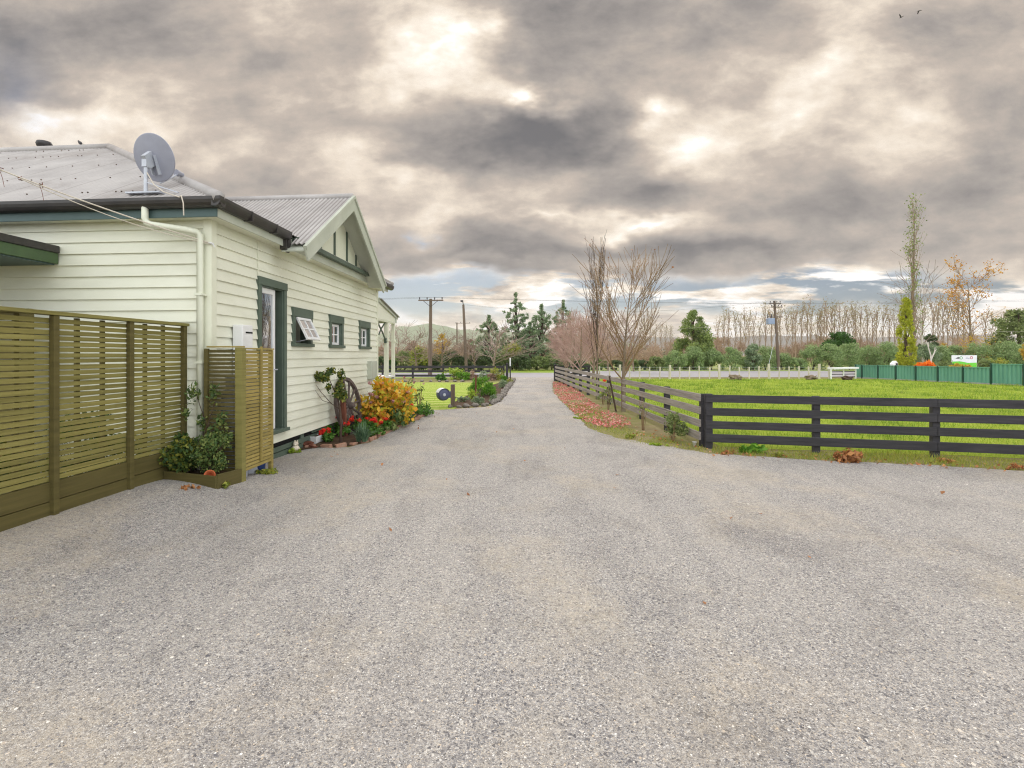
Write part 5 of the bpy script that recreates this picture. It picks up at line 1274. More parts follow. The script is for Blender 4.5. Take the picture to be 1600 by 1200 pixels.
for i,(px,py,mt,r_,h_,lab) in enumerate(((618,668,'lf_weed',.22,.2,'yellowing low plant at the brick edging under the hydrangea'),(634,662,'lf_climber',.24,.22,'pale green low plant right of the hydrangea'),(588,686,'lf_geranium',.16,.16,'low green plant between strappy clump and brick edging'),(606,677,'lf_olive',.18,.15,'olive low plant at the bend of the brick edging'))):
    p = G(px,py); rg = np.random.default_rng(170+i)
    plant('low_plant', lab, 'plant', (p.x-.05,p.y+.1,.02), arcs(random.Random(170+i),9,h_,r_*.8,.004), M['twig_tan'], [('leaves', M[mt], clumps(rg,9,(0,0,h_*.5),(r_,r_,h_*.45),.07), 420, .05,.03, dict(seed=170+i,shell=.8))], 'low plants at the brick edging')
for i,(x,y,h_,lab) in enumerate(((-4.72,4.9,1.15,'green shrub showing through the slatted fence, middle bay'),(-4.65,5.5,.8,'small shrub showing through the slatted fence by its end post'),(-4.85,4.1,.95,'shrub showing through the slatted fence, nearest bay'))):
    rg = np.random.default_rng(180+i)
    plant('screened_shrub', lab, 'shrub', (x,y,.0), arcs(random.Random(180+i),9,h_,.2), M['bark_dark'], [('leaves', M['lf_rose'], clumps(rg,16,(0,0,h_*.55),(.3,.4,h_*.42),.13), 1500, .06,.035, dict(seed=180+i,shell=.8))], 'shrubs behind the slatted fence')
# ---------------------------------------------------------------- second bed by the drive: reel, shrubs, rocks
bed2 = [tuple(G(*p)[:2]) for p in ((700,636),(738,635),(768,631),(783,621),(789,611),(797,601),(801,594),(790,594.5),(775,600),(752,606),(740,614),(715,626))]
m = MB(); m.add([(x,y,.02) for x,y in bed2], [tuple(range(len(bed2)-1,-1,-1))]); props(m.build('rockery_soil', M['soil']), kind='structure')
O = G(707.5,636); rp = thing('reel_post', 'short grey timber post carrying the hose reel', 'post', O)
m = MB(); m.box(-.06,.06,-.06,.06,-.05,.70); m.build('shaft', M['pole_wood'], rp, bevel=.01)
O = G(707.5,636)+Vector((-.30,-.06,.39)); hr = thing('hose_reel', 'slate blue hose reel with pale top on a garden post', 'hose reel', O, YAW)
m = MB(); m.lathe([(.0,-.13),(.14,-.13),(.18,-.10),(.19,-.04),(.19,.04),(.18,.10),(.14,.13),(.0,.13)], 26, (0,0,0), (.5,-1,0)); m.build('drum_cover', M['reel'], hr, smooth=True)
m = MB(); a_ = Vector((.5,-1,0)).normalized(); s_ = a_.cross(Vector((0,0,1)))
vs=[];fs=[]
for j in range(13):
    an = R(20+140*j/12)
    for x_ in (-.135,.135): vs.append(a_*x_+(s_*math.cos(an)+Vector((0,0,1))*math.sin(an))*.197)
for j in range(12): fs.append((2*j,2*j+1,2*j+3,2*j+2))
m.add(vs,fs); m.build('pale_hood', M['white'], hr, smooth=True)
m = MB(); m.lathe([(.0,.131),(.05,.131),(.04,.15),(.0,.15)], 12, (0,0,0), (.5,-1,0)); m.build('hub_badge', M['galv'], hr)
m = MB(); m.bar((.12,.02,0),(.30,.03,0),.08,.2); m.build('bracket', M['reel'], hr)
def rockline(pts, sp, r, group, lab, cat, seed, name='edging_rock'):
    rn = random.Random(seed); tot = []; protos = []
    for a, b in zip(pts, pts[1:]):
        k = max(1, round((b-a).length/sp)); tot += [a.lerp(b,(i+.5)/k) for i in range(k)]
    for i in range(4):
        m = MB(); m.blob((0,0,r*.4),(r,r*.75,r*.6),seed*9+i,.35); protos.append(m.mesh(name, True))
    for i, p in enumerate(tot):
        o = link_mesh(name, protos[i%4], M['rock'], None, (p.x+rn.uniform(-.05,.05),p.y+rn.uniform(-.05,.05),0)); o.rotation_euler = (0,0,rn.uniform(0,6.28)); s_ = rn.uniform(.65,1.2); o.scale = (s_,s_,s_*rn.uniform(.8,1.3))
        props(o, lab(i, len(tot)), cat, group)
rockline([G(*p) for p in ((698,637),(738,636.5),(768,633),(784,622),(790,611),(798,601.5),(803,594))], .27, .12, 'rocks edging the bed beside the drive', lambda i,n: f'{ORD[i]} edging rock of the drive bed from the hose reel', 'rock', 7)
rockline([C(-10.5,30.3),C(-1.2,30.9)], .50, .15, 'rocks in front of the black roadside fence', lambda i,n: f'{ORD[i]} rock from the left before the black roadside fence', 'rock', 8)
def dome(rg, k, h, hw, depth, base=0):
    "clumps spread over the skin of a low dome that reaches the ground"
    o = []
    for i in range(k):
        a = rg.random()*6.283; u = rg.random()**.8; z = base+h*(.08+.80*u); w = (1-max(0,(u-.25)/.75)**2.2)**.5 if u > .25 else .93+.07*u/.25
        s_ = min(hw,h*.5)*.36*(.7+.6*rg.random()); q = .62+.3*rg.random()
        o.append((math.cos(a)*(hw-s_*.5)*w*q, math.sin(a)*(depth-s_*.5)*w*q, min(z,base+h-s_*.8), s_, s_, s_*.9))
    return np.array(o)
def bush(name, label, px, d, top_py, hw, mat, n, L, W, seed, cat='shrub', group=None, depth=None, base=0, stem=M['bark_dark'], flat=.9, k=26, parts=('leaves','stems'), cr=.3, shell=.5, domed=False):
    O = D(px, d, 0); h = ZH(top_py, d)-base; hw = hw/800*d; rg = np.random.default_rng(seed)
    o = thing(name, label, cat, O, 0, group); c = clumps(rg, k, (0,0,base+h*.5), (hw*.8,(depth or hw)*.8,h*.44), min(hw,h/2)*cr*1.25, flat, zmin=.1)
    low = rg.random(k) < .3; c[low,2] = base+c[low,5]*.5; c[:,2] = np.minimum(c[:,2], base+h-c[:,5]*.9)
    if domed: c = dome(rg, 34, h, hw, depth or hw, base)
    foliage(parts[0], mat, o, c, n, L, W, seed=seed, shell=shell, keep=.7 if domed else .5)
    m = MB(); [m.tube(a, b, 5, cap=False) for a, b in arcs(random.Random(seed), 7, h*.8+base, hw*.6, .02*max(.5,h/2))]; m.build(parts[1], stem, o)
    return o
bush('round_shrub','round bright green shrub in the bed beside the drive',756,20,588,26,M['lf_bush'],4200,.07,.03,201,domed=True)
bush('low_shrub','low grey green shrub behind the hose reel post',722,17.5,618,16,M['lf_grey'],1300,.05,.02,202,depth=.3)
bush('low_shrub','low grey green shrub between stake and edging rocks',748,16.6,619,15,M['lf_grey'],1200,.05,.02,203,depth=.3)
bush('low_shrub','small silvery shrub at the bend of the edging rocks',770,17.8,616,9,M['lf_grey'],700,.05,.02,204)
bush('low_shrub','small dark green shrub right of the round bright one',786,25,590,10,M['lf_gum'],900,.06,.03,205)
bush('low_shrub','yellowish shrub near the drive mouth end of the bed',796,28,591,8,M['lf_weed'],600,.06,.03,206)
bush('low_shrub','small lime green shrub behind the leaning garden stake',738,18.5,608,10,M['lf_lime'],500,.05,.03,207)
for i,(px,py,top,lab) in enumerate(((743,622,586,'brown timber garden stake before the round green shrub'),(757,617,595,'thin pale garden stake against the round green shrub'))):
    p = G(px,py); d_ = EYE*FPX/(py-CY); o = thing('garden_stake', lab, 'stake', p); m = MB(); m.tube([(0,0,-.05),(.02,0,ZH(top,d_))], [.035,.03] if i == 0 else [.018,.015], 7); m.build('shaft', M['rust'] if i == 0 else M['galv'], o)
    m = MB(); m.tube([(-.04,0,.3),(.06,.02,.3),(.05,-.05,.32)], .008, 5); m.build('tie', M['cable'], o)
# shrubs along the black roadside fence
SH = [(710,33.5,572,20,'lf_lime','tall lime green shrub before the black roadside fence'),(724,33.0,581,18,'lf_bush','bright green shrub beneath the tall lime one'),(690,32.5,584,11,'lf_geranium','small dark green shrub before the black fence'),
 (737,33.6,577,16,'lf_russet','russet twiggy shrub right of the lime green shrub'),(757,33.2,579,13,'lf_grey','grey green shrub before the black fence end'),(776,33.0,573,14,'lf_weed','yellow green shrub by the left gate post'),(769,32.5,583,10,'lf_russet','pinkish brown shrub below the yellow green one'),(787,32.2,586,7,'lf_bush','small green shrub at the foot of the left gate post')]
for i,(px,d,top,hw,mt,lab) in enumerate(SH): bush('garden_shrub', lab, px, d, top, hw, M[mt], 1100, .10,.05, 220+i, cr=.36)

# ---------------------------------------------------------------- weeds and small plants by the rail fence
p = G(1052,690); o = plant('leafy_shrub','pale leafy shrub growing through the grey rail fence','shrub',(p.x,p.y,0),arcs(random.Random(131),12,.5,.22,.007),M['twig_tan'],
 [('leaves',M['lf_olive'],clumps(np.random.default_rng(131),14,(0,0,.3),(.22,.2,.24),.1),900,.06,.028,dict(seed=131,shell=.8))])
tuft('green dock weed at the foot of the black fence by the corner post', 1178, 708, 160, .16, .14, M['lf_bush'], 133, .08,.05)
tuft('brown withered dock weed at the foot of the black fence', 1320, 722, 230, .15, .2, M['lf_dry'], 134, .1,.05)
tuft('dry brown leaf clump on the gravel near the right edge', 1590, 735, 120, .14, .08, M['lf_dry'], 135)
tuft('yellow green weed clump between corner post and first fence post', 1215, 714, 110, .12, .08, M['lf_weed'], 136)
tuft('dry leaf heap at the foot of the fence corner post', 1140, 710, 150, .2, .06, M['lf_dry'], 137)
tuft('pale dry weed at the foot of the second fence post', 1475, 722, 110, .14, .08, M['lf_dry'], 138)
tuft('mossy weed clump at the drive edge below the bare trees', 985, 684, 150, .2, .06, M['lf_weed'], 139)
tuft('small bright weed at the drive edge near the leafy shrub', 1030, 697, 120, .16, .05, M['lf_lime'], 140)
tuft('bright mossy clump at the drive edge below the tall upright tree', 905, 655, 150, .2, .06, M['lf_lime'], 141)
wp = thing('white_cup', 'small white plastic cup lying by the fence corner post', 'litter', G(1085,698)); m = MB(); m.lathe([(.0,.0),(.025,.0),(.035,.08),(.038,.08),(.036,.083),(.022,.004),(.0,.004)],16); a_=m.build('cup',M['white'],wp,smooth=True); m = MB(); m.lathe([(.036,.082),(.04,.082),(.04,.086),(.036,.086)],16); m.build('rim',M['white'],wp)
for i,(a,b,t_,lab) in enumerate((((963,643),(952,588),.022,'leaning brown stake in the leaf litter beside the bare tree'),)):
    p = G(*a); d_=EYE*FPX/(a[1]-CY); q = D(b[0],d_)-p; q.z = ZH(b[1],d_); o = thing('garden_stake',lab,'stake',p); m = MB(); m.tube([(0,0,-.05),tuple(q)],[t_*1.2,t_],7); m.build('shaft',M['bark_dark'],o); m = MB(); m.tube([tuple(q*.7+Vector((-.04,0,0))),tuple(q*.7+Vector((.04,.02,0)))],.01,5); m.build('tie',M['cable'],o)
for i,(px,py,h,lab) in enumerate(((950,640,.95,'thin rose bush with one red flower beside the leaning stake'),(1005,672,.8,'spindly bare rose near the grey rail fence'),(942,632,.7,'low green rose bush behind the leaning stake'))):
    p = G(px,py); rg = np.random.default_rng(150+i)
    plant('rose_bush', lab, 'rose bush', (p.x,p.y,0), arcs(random.Random(150+i),7,h,.2,.007), M['twig_tan'],
     [('leaves', M['lf_olive'], clumps(rg,8,(0,0,h*.5),(.2,.2,h*.35),.08), 220 if i != 1 else 50, .05,.028, dict(seed=152+i,shell=.8))]+([('flowers', M['flower_red'], np.array([(-.1,0,h*.9,.05,.05,.04)]), 60, .04,.03, dict(seed=1))] if i == 0 else []))
# ---------------------------------------------------------------- bare trees along the drive
def tree_thing(name, label, cat, loc, tr, br, bark, twig, group=None, rz=0):
    o = thing(name, label, cat, loc, rz, group); tr.build('trunk', bark, o, smooth=True); br.build('branches', twig, o); return o
cfgU = dict(wob=.07, up=.13, n=[24,10,4], ang=[(12,32),(12,28),(16,34)], len=[(.36,.66),(.3,.55),(.3,.5)], cone=1, rr=.45, ttaper=.94); cfgU['from'] = .22
tr, br, tips = bare_tree(5, 5.6, .085, 2, cfgU, .0095); t1 = tree_thing('bare_tree', 'tall upright bare tree rising above the fence by the drive', 'tree', G(933,624), tr, br, M['bark'], M['bark_dark']); t1.scale = (.48,.48,.78)
cfgS = dict(wob=.10, up=.09, n=[28,11,4], ang=[(24,48),(16,34),(20,40)], len=[(.5,.8),(.3,.5),(.25,.45)], cone=1, rr=.5, ttaper=.96); cfgS['from'] = .24
tr, br, tips = bare_tree(9, 4.05, .062, 2, cfgS, .0055); t2 = tree_thing('bare_tree', 'wide spreading bare tree standing nearest in the leaf litter', 'tree', G(974,643), tr, br, M['bark'], M['twig_tan']); t2.scale = (1.06,1.06,.86)
rng = np.random.default_rng(3); tp = np.array([tuple(p) for p in tips]); tp = tp[rng.random(len(tp)) < .12]
V,F = leaf_faces(tp, rng, .06,.045); link_mesh('last_leaves', np_mesh('last_leaves',V,F), M['lf_dry'], t2)
cfgM = dict(wob=.12, up=.06, n=[20,10,6,3], ang=[(30,60),(20,45),(20,45),(20,40)], len=[(.45,.75),(.35,.6),(.35,.55),(.4,.6)], cone=1, rr=.5, ttaper=.8); cfgM['from'] = .3
tr, br, tips = bare_tree(14, 2.9, .07, 3, cfgM, .005); mp1 = tree_thing('bare_maple', 'dense pinkish bare maple behind the tall upright tree', 'tree', G(908,610), tr, br, M['bark'], M['twig_maple'], 'bare maples along the drive')
cfgM['n'] = [18,10,6,3]
tr, br, tips = bare_tree(15, 2.7, .065, 3, cfgM, .006); mp2 = tree_thing('bare_maple', 'pinkish bare maple, second nearest of the row to the road', 'tree', G(895,601.5), tr, br, M['bark'], M['twig_maple'], 'bare maples along the drive')
dup(mp1, G(883.5,595.5), 2.1, .98, 'pinkish bare maple standing nearest the right gate post', 'bare maples along the drive')
dup(mp2, C(5.6,27), .9, 1.0, 'bare maple standing on the paddock side of the drive fence', 'bare maples along the drive')
dup(mp1, C(6.4,31), 4.0, 1.0, 'bare maple behind the short black fence right of the gate', 'bare maples along the drive')

dup(mp2, C(4.75,30.2), 2.7, .92, 'bare maple just inside the far end of the drive fence', 'bare maples along the drive')

# ---------------------------------------------------------------- leafy trees
def leaf_tree(name, label, px, d, top, base_py, hw, mat, n, L, W, seed, trunk_r=.18, group=None, k=40, prof=None, cr=.34, cat='tree', bark='bark_dark', shell=.5, flat=.85, limbs=7, asym=0):
    "a trunk with limbs and a crown of many separate clumps; prof narrows or widens the crown with height (0 low .. 1 top)"
    O = D(px, d); h = ZH(top, d); b = max(.05, ZH(base_py, d)); hw = hw/800*d; rg = np.random.default_rng(seed); prof = prof or (lambda u: math.sin(math.pi*min(1,.12+.88*u))**.6)
    cl = []
    while len(cl) < k:
        u = rg.random()**.9; w = prof(u)*hw; a = rg.random()*6.283; q = rg.random()**.35
        s_ = max(hw*cr*(.55+.7*rg.random())*(.45+.55*prof(u)), .05); zz = b+(h-b)*u
        cl.append((math.cos(a)*max(w-s_*.7,0)*q+asym*hw*(u-.5), math.sin(a)*max(w-s_*.7,0)*q, min(zz, h-s_*flat*.9), s_, s_, s_*flat))
    cl = np.array(cl); o = thing(name, label, cat, O, 0, group)
    m = MB(); m.tube([(0,0,-.1),(hw*.03,0,h*.35),(-hw*.02,0,h*.65),(0,0,h*.93)], [trunk_r,trunk_r*.75,trunk_r*.45,trunk_r*.12], 8, cap=False)
    for i in range(limbs):
        c = cl[int(rg.random()*len(cl))]; z0 = max(b*.7, c[2]*.6); m.tube([(0,0,z0),(c[0]*.5,c[1]*.5,(z0+c[2])/2+.1),tuple(c[:3])], [trunk_r*.4,trunk_r*.25,trunk_r*.08], 5, cap=False)
    m.build('trunk', M[bark], o, smooth=True); foliage('crown', mat, o, cl, n, L, W, seed=seed, shell=shell)
    return o
cone = lambda u: max(.06, (1-u)**.75*.95+.05) if u > .12 else .75+u*2
cone2 = lambda u: max(.06, .98*(1-u)**.65+.14*math.sin(u*19))
# dark loose evergreens left of the bare maples
for i,(px,top,hw,d,lab) in enumerate(((764,492,40,64,'loose blue green tree at the left of the dark evergreen group'),(806,457,42,62,'tallest loose evergreen with a thin leaning top in the dark group'),(846,475,40,63,'broad dark evergreen right of the tallest one'),(880,468,36,66,'slim dark evergreen partly behind the bare maples'),(828,503,34,60,'low dark evergreen filling between the two tallest'))):
    leaf_tree('evergreen_tree', lab, px, d, top, 572, hw, M['lf_gum'], 7000, .32,.11, 300+i, .2, 'loose dark evergreens beyond the road', k=200, prof=cone2, cr=.14, shell=.9, limbs=40, flat=.75)
# row of bushes on the far road side, left
FB = [(598,556,13,'lf_dark'),(612,562,10,'lf_deep'),(632,548,20,'lf_olive'),(655,541,16,'lf_weed'),(662,556,16,'lf_dark'),(686,552,16,'lf_dark'),(704,546,16,'lf_dark'),(722,556,15,'lf_dark'),(742,552,17,'lf_dark'),(764,552,18,'lf_dark'),(784,545,16,'lf_olive'),(800,535,18,'lf_weed'),(812,548,18,'lf_dark'),(842,556,17,'lf_olive'),(862,553,15,'lf_olive'),(878,560,14,'lf_dark'),(905,562,16,'lf_dark'),(935,560,15,'lf_olive'),(962,563,15,'lf_dark'),(985,561,14,'lf_olive'),(1006,562,14,'lf_dark'),(1025,556,13,'lf_olive')]
names = {'lf_dark':'dark green','lf_deep':'deep green','lf_olive':'olive green','lf_weed':'yellow green'}
for i,(px,top,hw,mt) in enumerate(FB):
    bush('roadside_bush', f'{names[mt]} bush, {ORD[i]} from the left across the road', px, 53.5+(i%3)*.9, top, hw*1.15, M[mt], 2600, .20,.10, 330+i, 'bush', 'bushes along the far side of the road', parts=('foliage','stems'), domed=True)
# bare pinkish trees behind those bushes
cfgB = dict(wob=.14, up=.05, n=[20,12,8], ang=[(35,65),(20,45),(20,45)], len=[(.5,.8),(.4,.6),(.4,.6)], cone=1, rr=.5, ttaper=.8); cfgB['from'] = .2
tr, br, tips = bare_tree(31, 4.6, .09, 2, cfgB, .011); bp = tree_thing('bare_shrub_tree', 'wide pinkish bare tree left of the wide crossarm pole', 'tree', D(652,50), tr, br, M['bark'], M['twig_pink'], 'pinkish bare trees across the road'); bp.scale = (1.45,1.45,.66)
for px,d,rz,s_,lab in ((690,50.5,1.,(1.3,1.3,.64),'pinkish bare tree between the two roadside poles'),(770,49.5,2.2,(1.6,1.6,.76),'wide pinkish bare tree below the loose evergreens'),(618,57,3.,(1.4,1.4,.8),'pinkish bare tree beside the verandah posts'),(742,52,4.4,(1.2,1.2,.64),'low pinkish bare tree right of the leaning lamp pole'),(990,50,5.,(1.1,1.1,.9),'greyish bare tree behind the spreading tree by the fence'),(950,52,.4,(1.2,1.2,.95),'pinkish bare tree seen through the tall upright tree')):
    dup(bp, D(px,d), rz, s_, lab)
for i,(px,top,hw,mt,lab) in enumerate(((692,521,16,'lf_yellow','yellow tinted autumn tree behind the roadside poles'),(735,530,13,'lf_russet','russet tree right of the lamp pole'),(604,528,16,'lf_russet','russet tree behind the verandah'),(645,532,13,'lf_russet','russet tree behind the wide pinkish tree'))):
    leaf_tree('autumn_tree', lab, px, 66, top, 565, hw, M[mt], 1200, .28,.14, 360+i, .15, 'autumn trees beyond the road', cr=.36, shell=.8)
# conifer and clipped round shrubs beyond the paddock road
leaf_tree('broad_conifer', 'broad tall green conifer standing behind the round shrubs', 1084, 58, 484, 574, 38, M['lf_conifer'], 13000, .24,.11, 380, .25, k=80, prof=lambda u: max(.1,(math.sin(math.pi*(.30+.70*u))**.8)) , cr=.27, shell=.55)
HD = [(1054,550,17),(1084,543,17),(1112,546,15),(1141,544,17),(1166,560,12),(1177,538,11),(1196,541,17),(1222,552,13),(1246,562,12),(1270,539,17),(1298,538,17),(1327,536,17),(1357,541,16),(1385,536,18),(1400,545,14),(1447,538,17),(1470,542,17),(1492,541,16),(1528,535,18),(1551,545,13),(1569,533,18),(1594,540,16),(1618,536,18)]
for i,(px,top,hw) in enumerate(HD):
    bush('round_hedge_shrub', f'round grey green shrub, {ORD[i]} from the left in the roadside row', px, 54+(i*7%5)*.5, top-3, hw*1.22, M['lf_hedge'] if i not in (5,15) else M['lf_gum'], 4600, .17,.07, 400+i, 'shrub', 'round shrubs in a row along the road', parts=('foliage','stems'), domed=True)
leaf_tree('round_tree', 'round deep green tree rising behind the row of shrubs', 1311, 64, 518, 558, 24, M['lf_deep'], 5200, .26,.15, 430, .2, k=46, cr=.32)
leaf_tree('evergreen_tree', 'dark green tree top behind the golden cypress', 1452, 60, 522, 560, 15, M['lf_dark'], 2600, .24,.12, 431, .2, k=26, cr=.36)
leaf_tree('evergreen_tree', 'large olive evergreen at the right edge above the green fence', 1592, 60, 482, 562, 44, M['lf_olive'], 9500, .28,.13, 432, .3, k=70, cr=.24, shell=.6)
# golden columnar cypress
leaf_tree('golden_cypress', 'golden green columnar cypress standing behind the green fence', 1415, 42, 465, 592, 17.5, M['lf_cypress'], 17000, .12,.05, 440, .15, k=230, prof=lambda u: max(.12, min(1,1.02-.55*u)*(1 if u < .84 else math.sqrt(max(0,1-((u-.84)/.17)**2)))), cr=.22, flat=1.5, shell=.45)
# tall thin poplar
cfgP = dict(wob=.06, up=.16, n=[48,7,3], ang=[(14,34),(16,36),(20,40)], len=[(.10,.24),(.3,.5),(.3,.5)], cone=1, rr=.4, ttaper=.93); cfgP['from'] = .12
tr, br, tips = bare_tree(41, 18.9, .26, 2, cfgP, .011); tpop = tree_thing('tall_poplar', 'very tall thin poplar with sparse leaves behind the golden cypress', 'poplar', D(1425,56), tr, br, M['bark'], M['poplar_twig']); tpop.scale = (.92,.92,.92)
rng = np.random.default_rng(4); T_ = np.array([tuple(p) for p in tips]); T_ = np.vstack([T_+rng.normal(size=T_.shape)*.16 for _ in range(3)]); T_ = T_[(rng.random(len(T_)) < .8)&(T_[:,2] > 4)]
V,F = leaf_faces(T_, rng, .24,.13); link_mesh('leaves', np_mesh('leaves',V,F), M['lf_conifer'], tpop)
cfgQ = dict(wob=.1, up=.04, n=[20,8,4], ang=[(30,60),(20,45),(20,45)], len=[(.3,.5),(.35,.6),(.3,.5)], cone=0, rr=.45, ttaper=.85); cfgQ['from'] = .3
tr, br, tips = bare_tree(43, 9.0, .13, 2, cfgQ, .016); tree_thing('bare_tree', 'pale bare tree leaning out right of the tall poplar', 'tree', D(1443,57), tr, br, M['white_bark'], M['twig_grey'])
# autumn poplar with gold leaves
cfgQ['len'] = [(.17,.30),(.35,.6),(.3,.5)]; cfgQ['n'] = [26,8,4]
tr, br, tips = bare_tree(47, 12.4, .19, 2, cfgQ, .018); at = tree_thing('autumn_poplar', 'tall autumn tree with golden leaves clinging to its top', 'tree', D(1517,58), tr, br, M['bark'], M['twig_tan']); at.scale = (.82,.82,.80)
rng = np.random.default_rng(6); T_ = np.array([tuple(p) for p in tips]); T_ = np.vstack([T_+rng.normal(size=T_.shape)*.28 for _ in range(7)]); T_ = T_[(rng.random(len(T_)) < np.clip((T_[:,2]-4)/8,.05,1)*.85)]
V,F = leaf_faces(T_, rng, .24,.18); link_mesh('leaves', np_mesh('leaves',V,F), M['lf_autumn'], at)
# colourful shrubs behind the green fence
for i,(px,d,top,hw,mt,lab) in enumerate(((1449,38,563,18,'lf_orange','glowing orange shrub showing over the green fence'),(1500,40,567,15,'lf_yellow','yellow shrub in front of the white sign board'),(1478,42,562,11,'lf_olive','small olive shrub between orange shrub and sign'),(1541,38,561,13,'lf_olive','olive shrub over the green fence right of the sign'),(1560,44,556,14,'lf_weed','yellow green shrub over the green fence by the tall panel'),(1530,56,508,30,'lf_yellow','wide yellow autumn shrub behind the sign board'),(1478,57,532,12,'lf_yellow','small yellow autumn shrub left of the sign board'),(1606,50,526,10,'lf_yellow','yellow autumn shrub at the right edge of the view'))):
    bush('colour_shrub', lab, px, d, top, hw, M[mt], 1900 if i != 5 else 1500, .15,.08, 450+i, 'shrub', 'colourful shrubs behind the green fence', parts=('foliage','stems'), cr=.36, k=22, shell=.7 if i in (5,6) else .5)
sb = thing('dead_tree', 'small bleached dead tree beside the golden cypress', 'tree', D(1456,50)); m = MB(); m.tube([(0,0,-.1),(-.1,0,1.6),(-.5,0,3.0)],[.08,.06,.03],7); m.tube([(-.05,0,1.2),(.25,0,1.9),(.3,0,2.4)],[.06,.05,.02],6); m.build('trunk', M['white_bark'], sb)
m = MB(); m.tube([(-.3,0,2.3),(-.2,.1,2.9)],[.04,.015],5); m.tube([(.25,0,1.9),(.5,.1,2.2)],[.04,.015],5); m.build('branches', M['white_bark'], sb)
# long row of bare poplars
cfgR = dict(wob=.05, up=.16, n=[22,6], ang=[(16,30),(16,34)], len=[(.16,.28),(.35,.6)], cone=0, rr=.5, ttaper=.8); cfgR['from'] = .35
protos = []
for s_ in range(5):
    tr, br, tips = bare_tree(60+s_, 10, .13, 1, cfgR, .035); rng = np.random.default_rng(60+s_)
    root = thing('bare_poplar', 'poplar', 'poplar', (0,0,0)); tr.build('trunk', M['poplar_twig'], root); br.build('branches', M['poplar_twig'], root)
    T_ = np.array([tuple(p) for p in tips]); T_ = np.vstack([T_+rng.normal(size=T_.shape)*np.array([.32,.32,.5]) for _ in range(9)]); T_ = T_[rng.random(len(T_)) < np.clip((T_[:,2]-4.5)/5,.05,1)*.9]
    V,F = leaf_faces(T_, rng, .5,.10); link_mesh('withered_leaves', np_mesh('withered_leaves',V,F), M['lf_poplar_brown'] if s_ % 2 else M['lf_poplar'], root); protos.append(root)
rn = random.Random(77); px = 1122; row = []
while px < 1412:
    row.append((px, rn.uniform(486,500)+(10 if px < 1190 else 0), 110+rn.uniform(-3,3))); px += rn.uniform(5,10) if rn.random() > .06 else 16
for px in (1430,1441,1458,1466,1474,1481,1489,1497,1506,1540,1552,1566): row.append((px, rn.uniform(480,492) if px < 1510 else rn.uniform(490,505), 100))
for px in (1008,1016,1024,1033,1041,1048): row.append((px, rn.uniform(508,520), 112))
used = set()
for i,(px,top,d) in enumerate(sorted(row)):
    k = i % 5; sc_ = ZH(top,d)/10; lab = f'bare poplar, {ORD[i]} from the left in the far row'
    if k not in used:
        used.add(k); o = protos[k]; o.location = D(px,d); o.rotation_euler = (0,0,rn.uniform(0,6.28)); o.scale = (sc_*.9,sc_*.9,sc_); o['label'] = lab; o['group'] = 'bare poplars in the far row'
    else: dup(protos[k], D(px,d), rn.uniform(0,6.28), (sc_*.9,sc_*.9,sc_), lab, 'bare poplars in the far row')
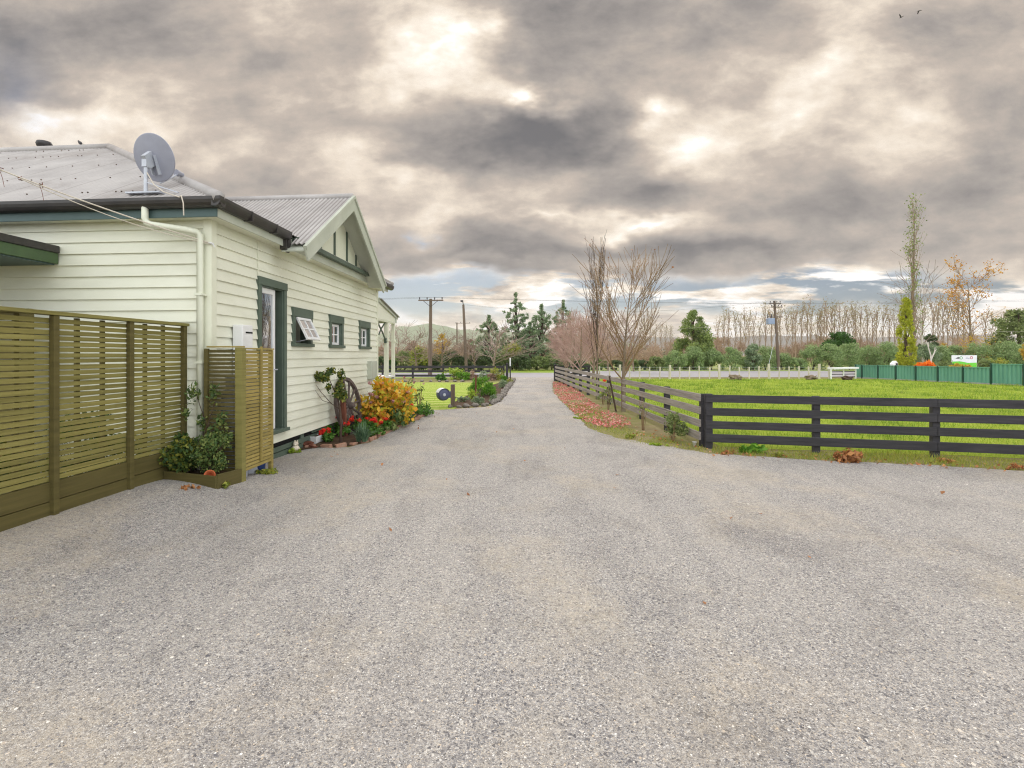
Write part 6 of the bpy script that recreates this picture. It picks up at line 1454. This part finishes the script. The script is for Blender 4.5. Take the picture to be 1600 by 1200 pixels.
# brown scrub wood behind the poplars
rg = np.random.default_rng(88); k = 240
cl = []
for i in range(k):
    px = rg.uniform(925,1640); d = rg.uniform(118,135); p = D(px,d); hgt = 4.6+1.2*math.sin(px*.03)
    cl.append((p.x,p.y,rg.uniform(.6,hgt),1.9,1.9,1.5))
o = foliage('scrub_wood', M['lf_russet'], None, np.array(cl), 26000, 1.5,.10, seed=88, shell=.9, droop=-1.2); props(o, 'brown leafless scrub wood behind the bare poplars', None, None, 'stuff')
cl = []
for i in range(110):
    px = rg.uniform(560,1040); d = rg.uniform(74,92); p = D(px,d); cl.append((p.x,p.y,rg.uniform(.5,2.9),1.6,1.6,1.2))
o = foliage('scrub_wood', M['lf_russet'], None, np.array(cl), 14000, .9,.10, seed=89, shell=.9, droop=-.8); props(o, 'pinkish scrub wood behind the bushes left of the drive mouth', None, None, 'stuff')
cl = []
for i in range(160):
    px = rg.uniform(560,1660); d = rg.uniform(140,170); p = D(px,d); cl.append((p.x,p.y,rg.uniform(.5,2.6),2.6,2.6,1.6))
o = foliage('distant_wood', M['lf_dark'], None, np.array(cl), 16000, .8,.4, seed=90); props(o, 'dark distant woodland below the hills', None, None, 'stuff')

# ---------------------------------------------------------------- birds
def bird_flying(label, px, py, d, rz, flap):
    O = D(px, d, ZH(py,d)); o = thing('flying_bird', label, 'bird', O, rz, 'birds in the sky')
    m = MB(); m.lathe([(.0,-.17),(.018,-.15),(.045,-.05),(.05,.02),(.032,.1),(.028,.13),(.012,.17),(.0,.19)], 10, (0,0,0), (0,1,0))
    m.add([(-.03,-.14,0),(.03,-.14,0),(.05,-.27,0),(-.05,-.27,0)],[(0,1,2,3)])
    for s_ in (-1,1):
        m.add([(s_*.03,.07,.01),(s_*.03,-.05,.01),(s_*.2,-.04,flap*.16),(s_*.2,.09,flap*.16),(s_*.4,-.03,flap*.22),(s_*.36,.04,flap*.22)],[(0,1,2,3),(3,2,4,5)])
    m.build('body', M['iron'], o); o.scale = (.72,)*3
bird_flying('dark bird flying lower and to the left of the pair', 1408, 27, 42, .6, 1)
bird_flying('dark bird flying higher and to the right of the pair', 1436, 17, 42, 1.3, -.6)
O = Vector((-8.88,AY,AZ+.08)); o = thing('perched_bird', 'small bird perched on the ridge of the iron roof', 'bird', O, 1.2); o.scale = (.55,)*3
m = MB(); m.lathe([(.0,-.12),(.03,-.09),(.055,-.02),(.05,.04),(.03,.08),(.0,.1)], 10, (0,0,.07), (0,1,.45)); m.blob((0,.1,.15),(.03,.036,.03),1,.03); m.add([(-.02,-.08,.03),(.02,-.08,.03),(.025,-.2,.0),(-.025,-.2,.0)],[(0,1,2,3)]); m.add([(-.008,.13,.15),(.008,.13,.15),(0,.16,.145)],[(0,1,2)]); m.tube([(0,0,.05),(0,.01,-.01)],.006,4)
m.build('body', M['iron'], o, smooth=True)
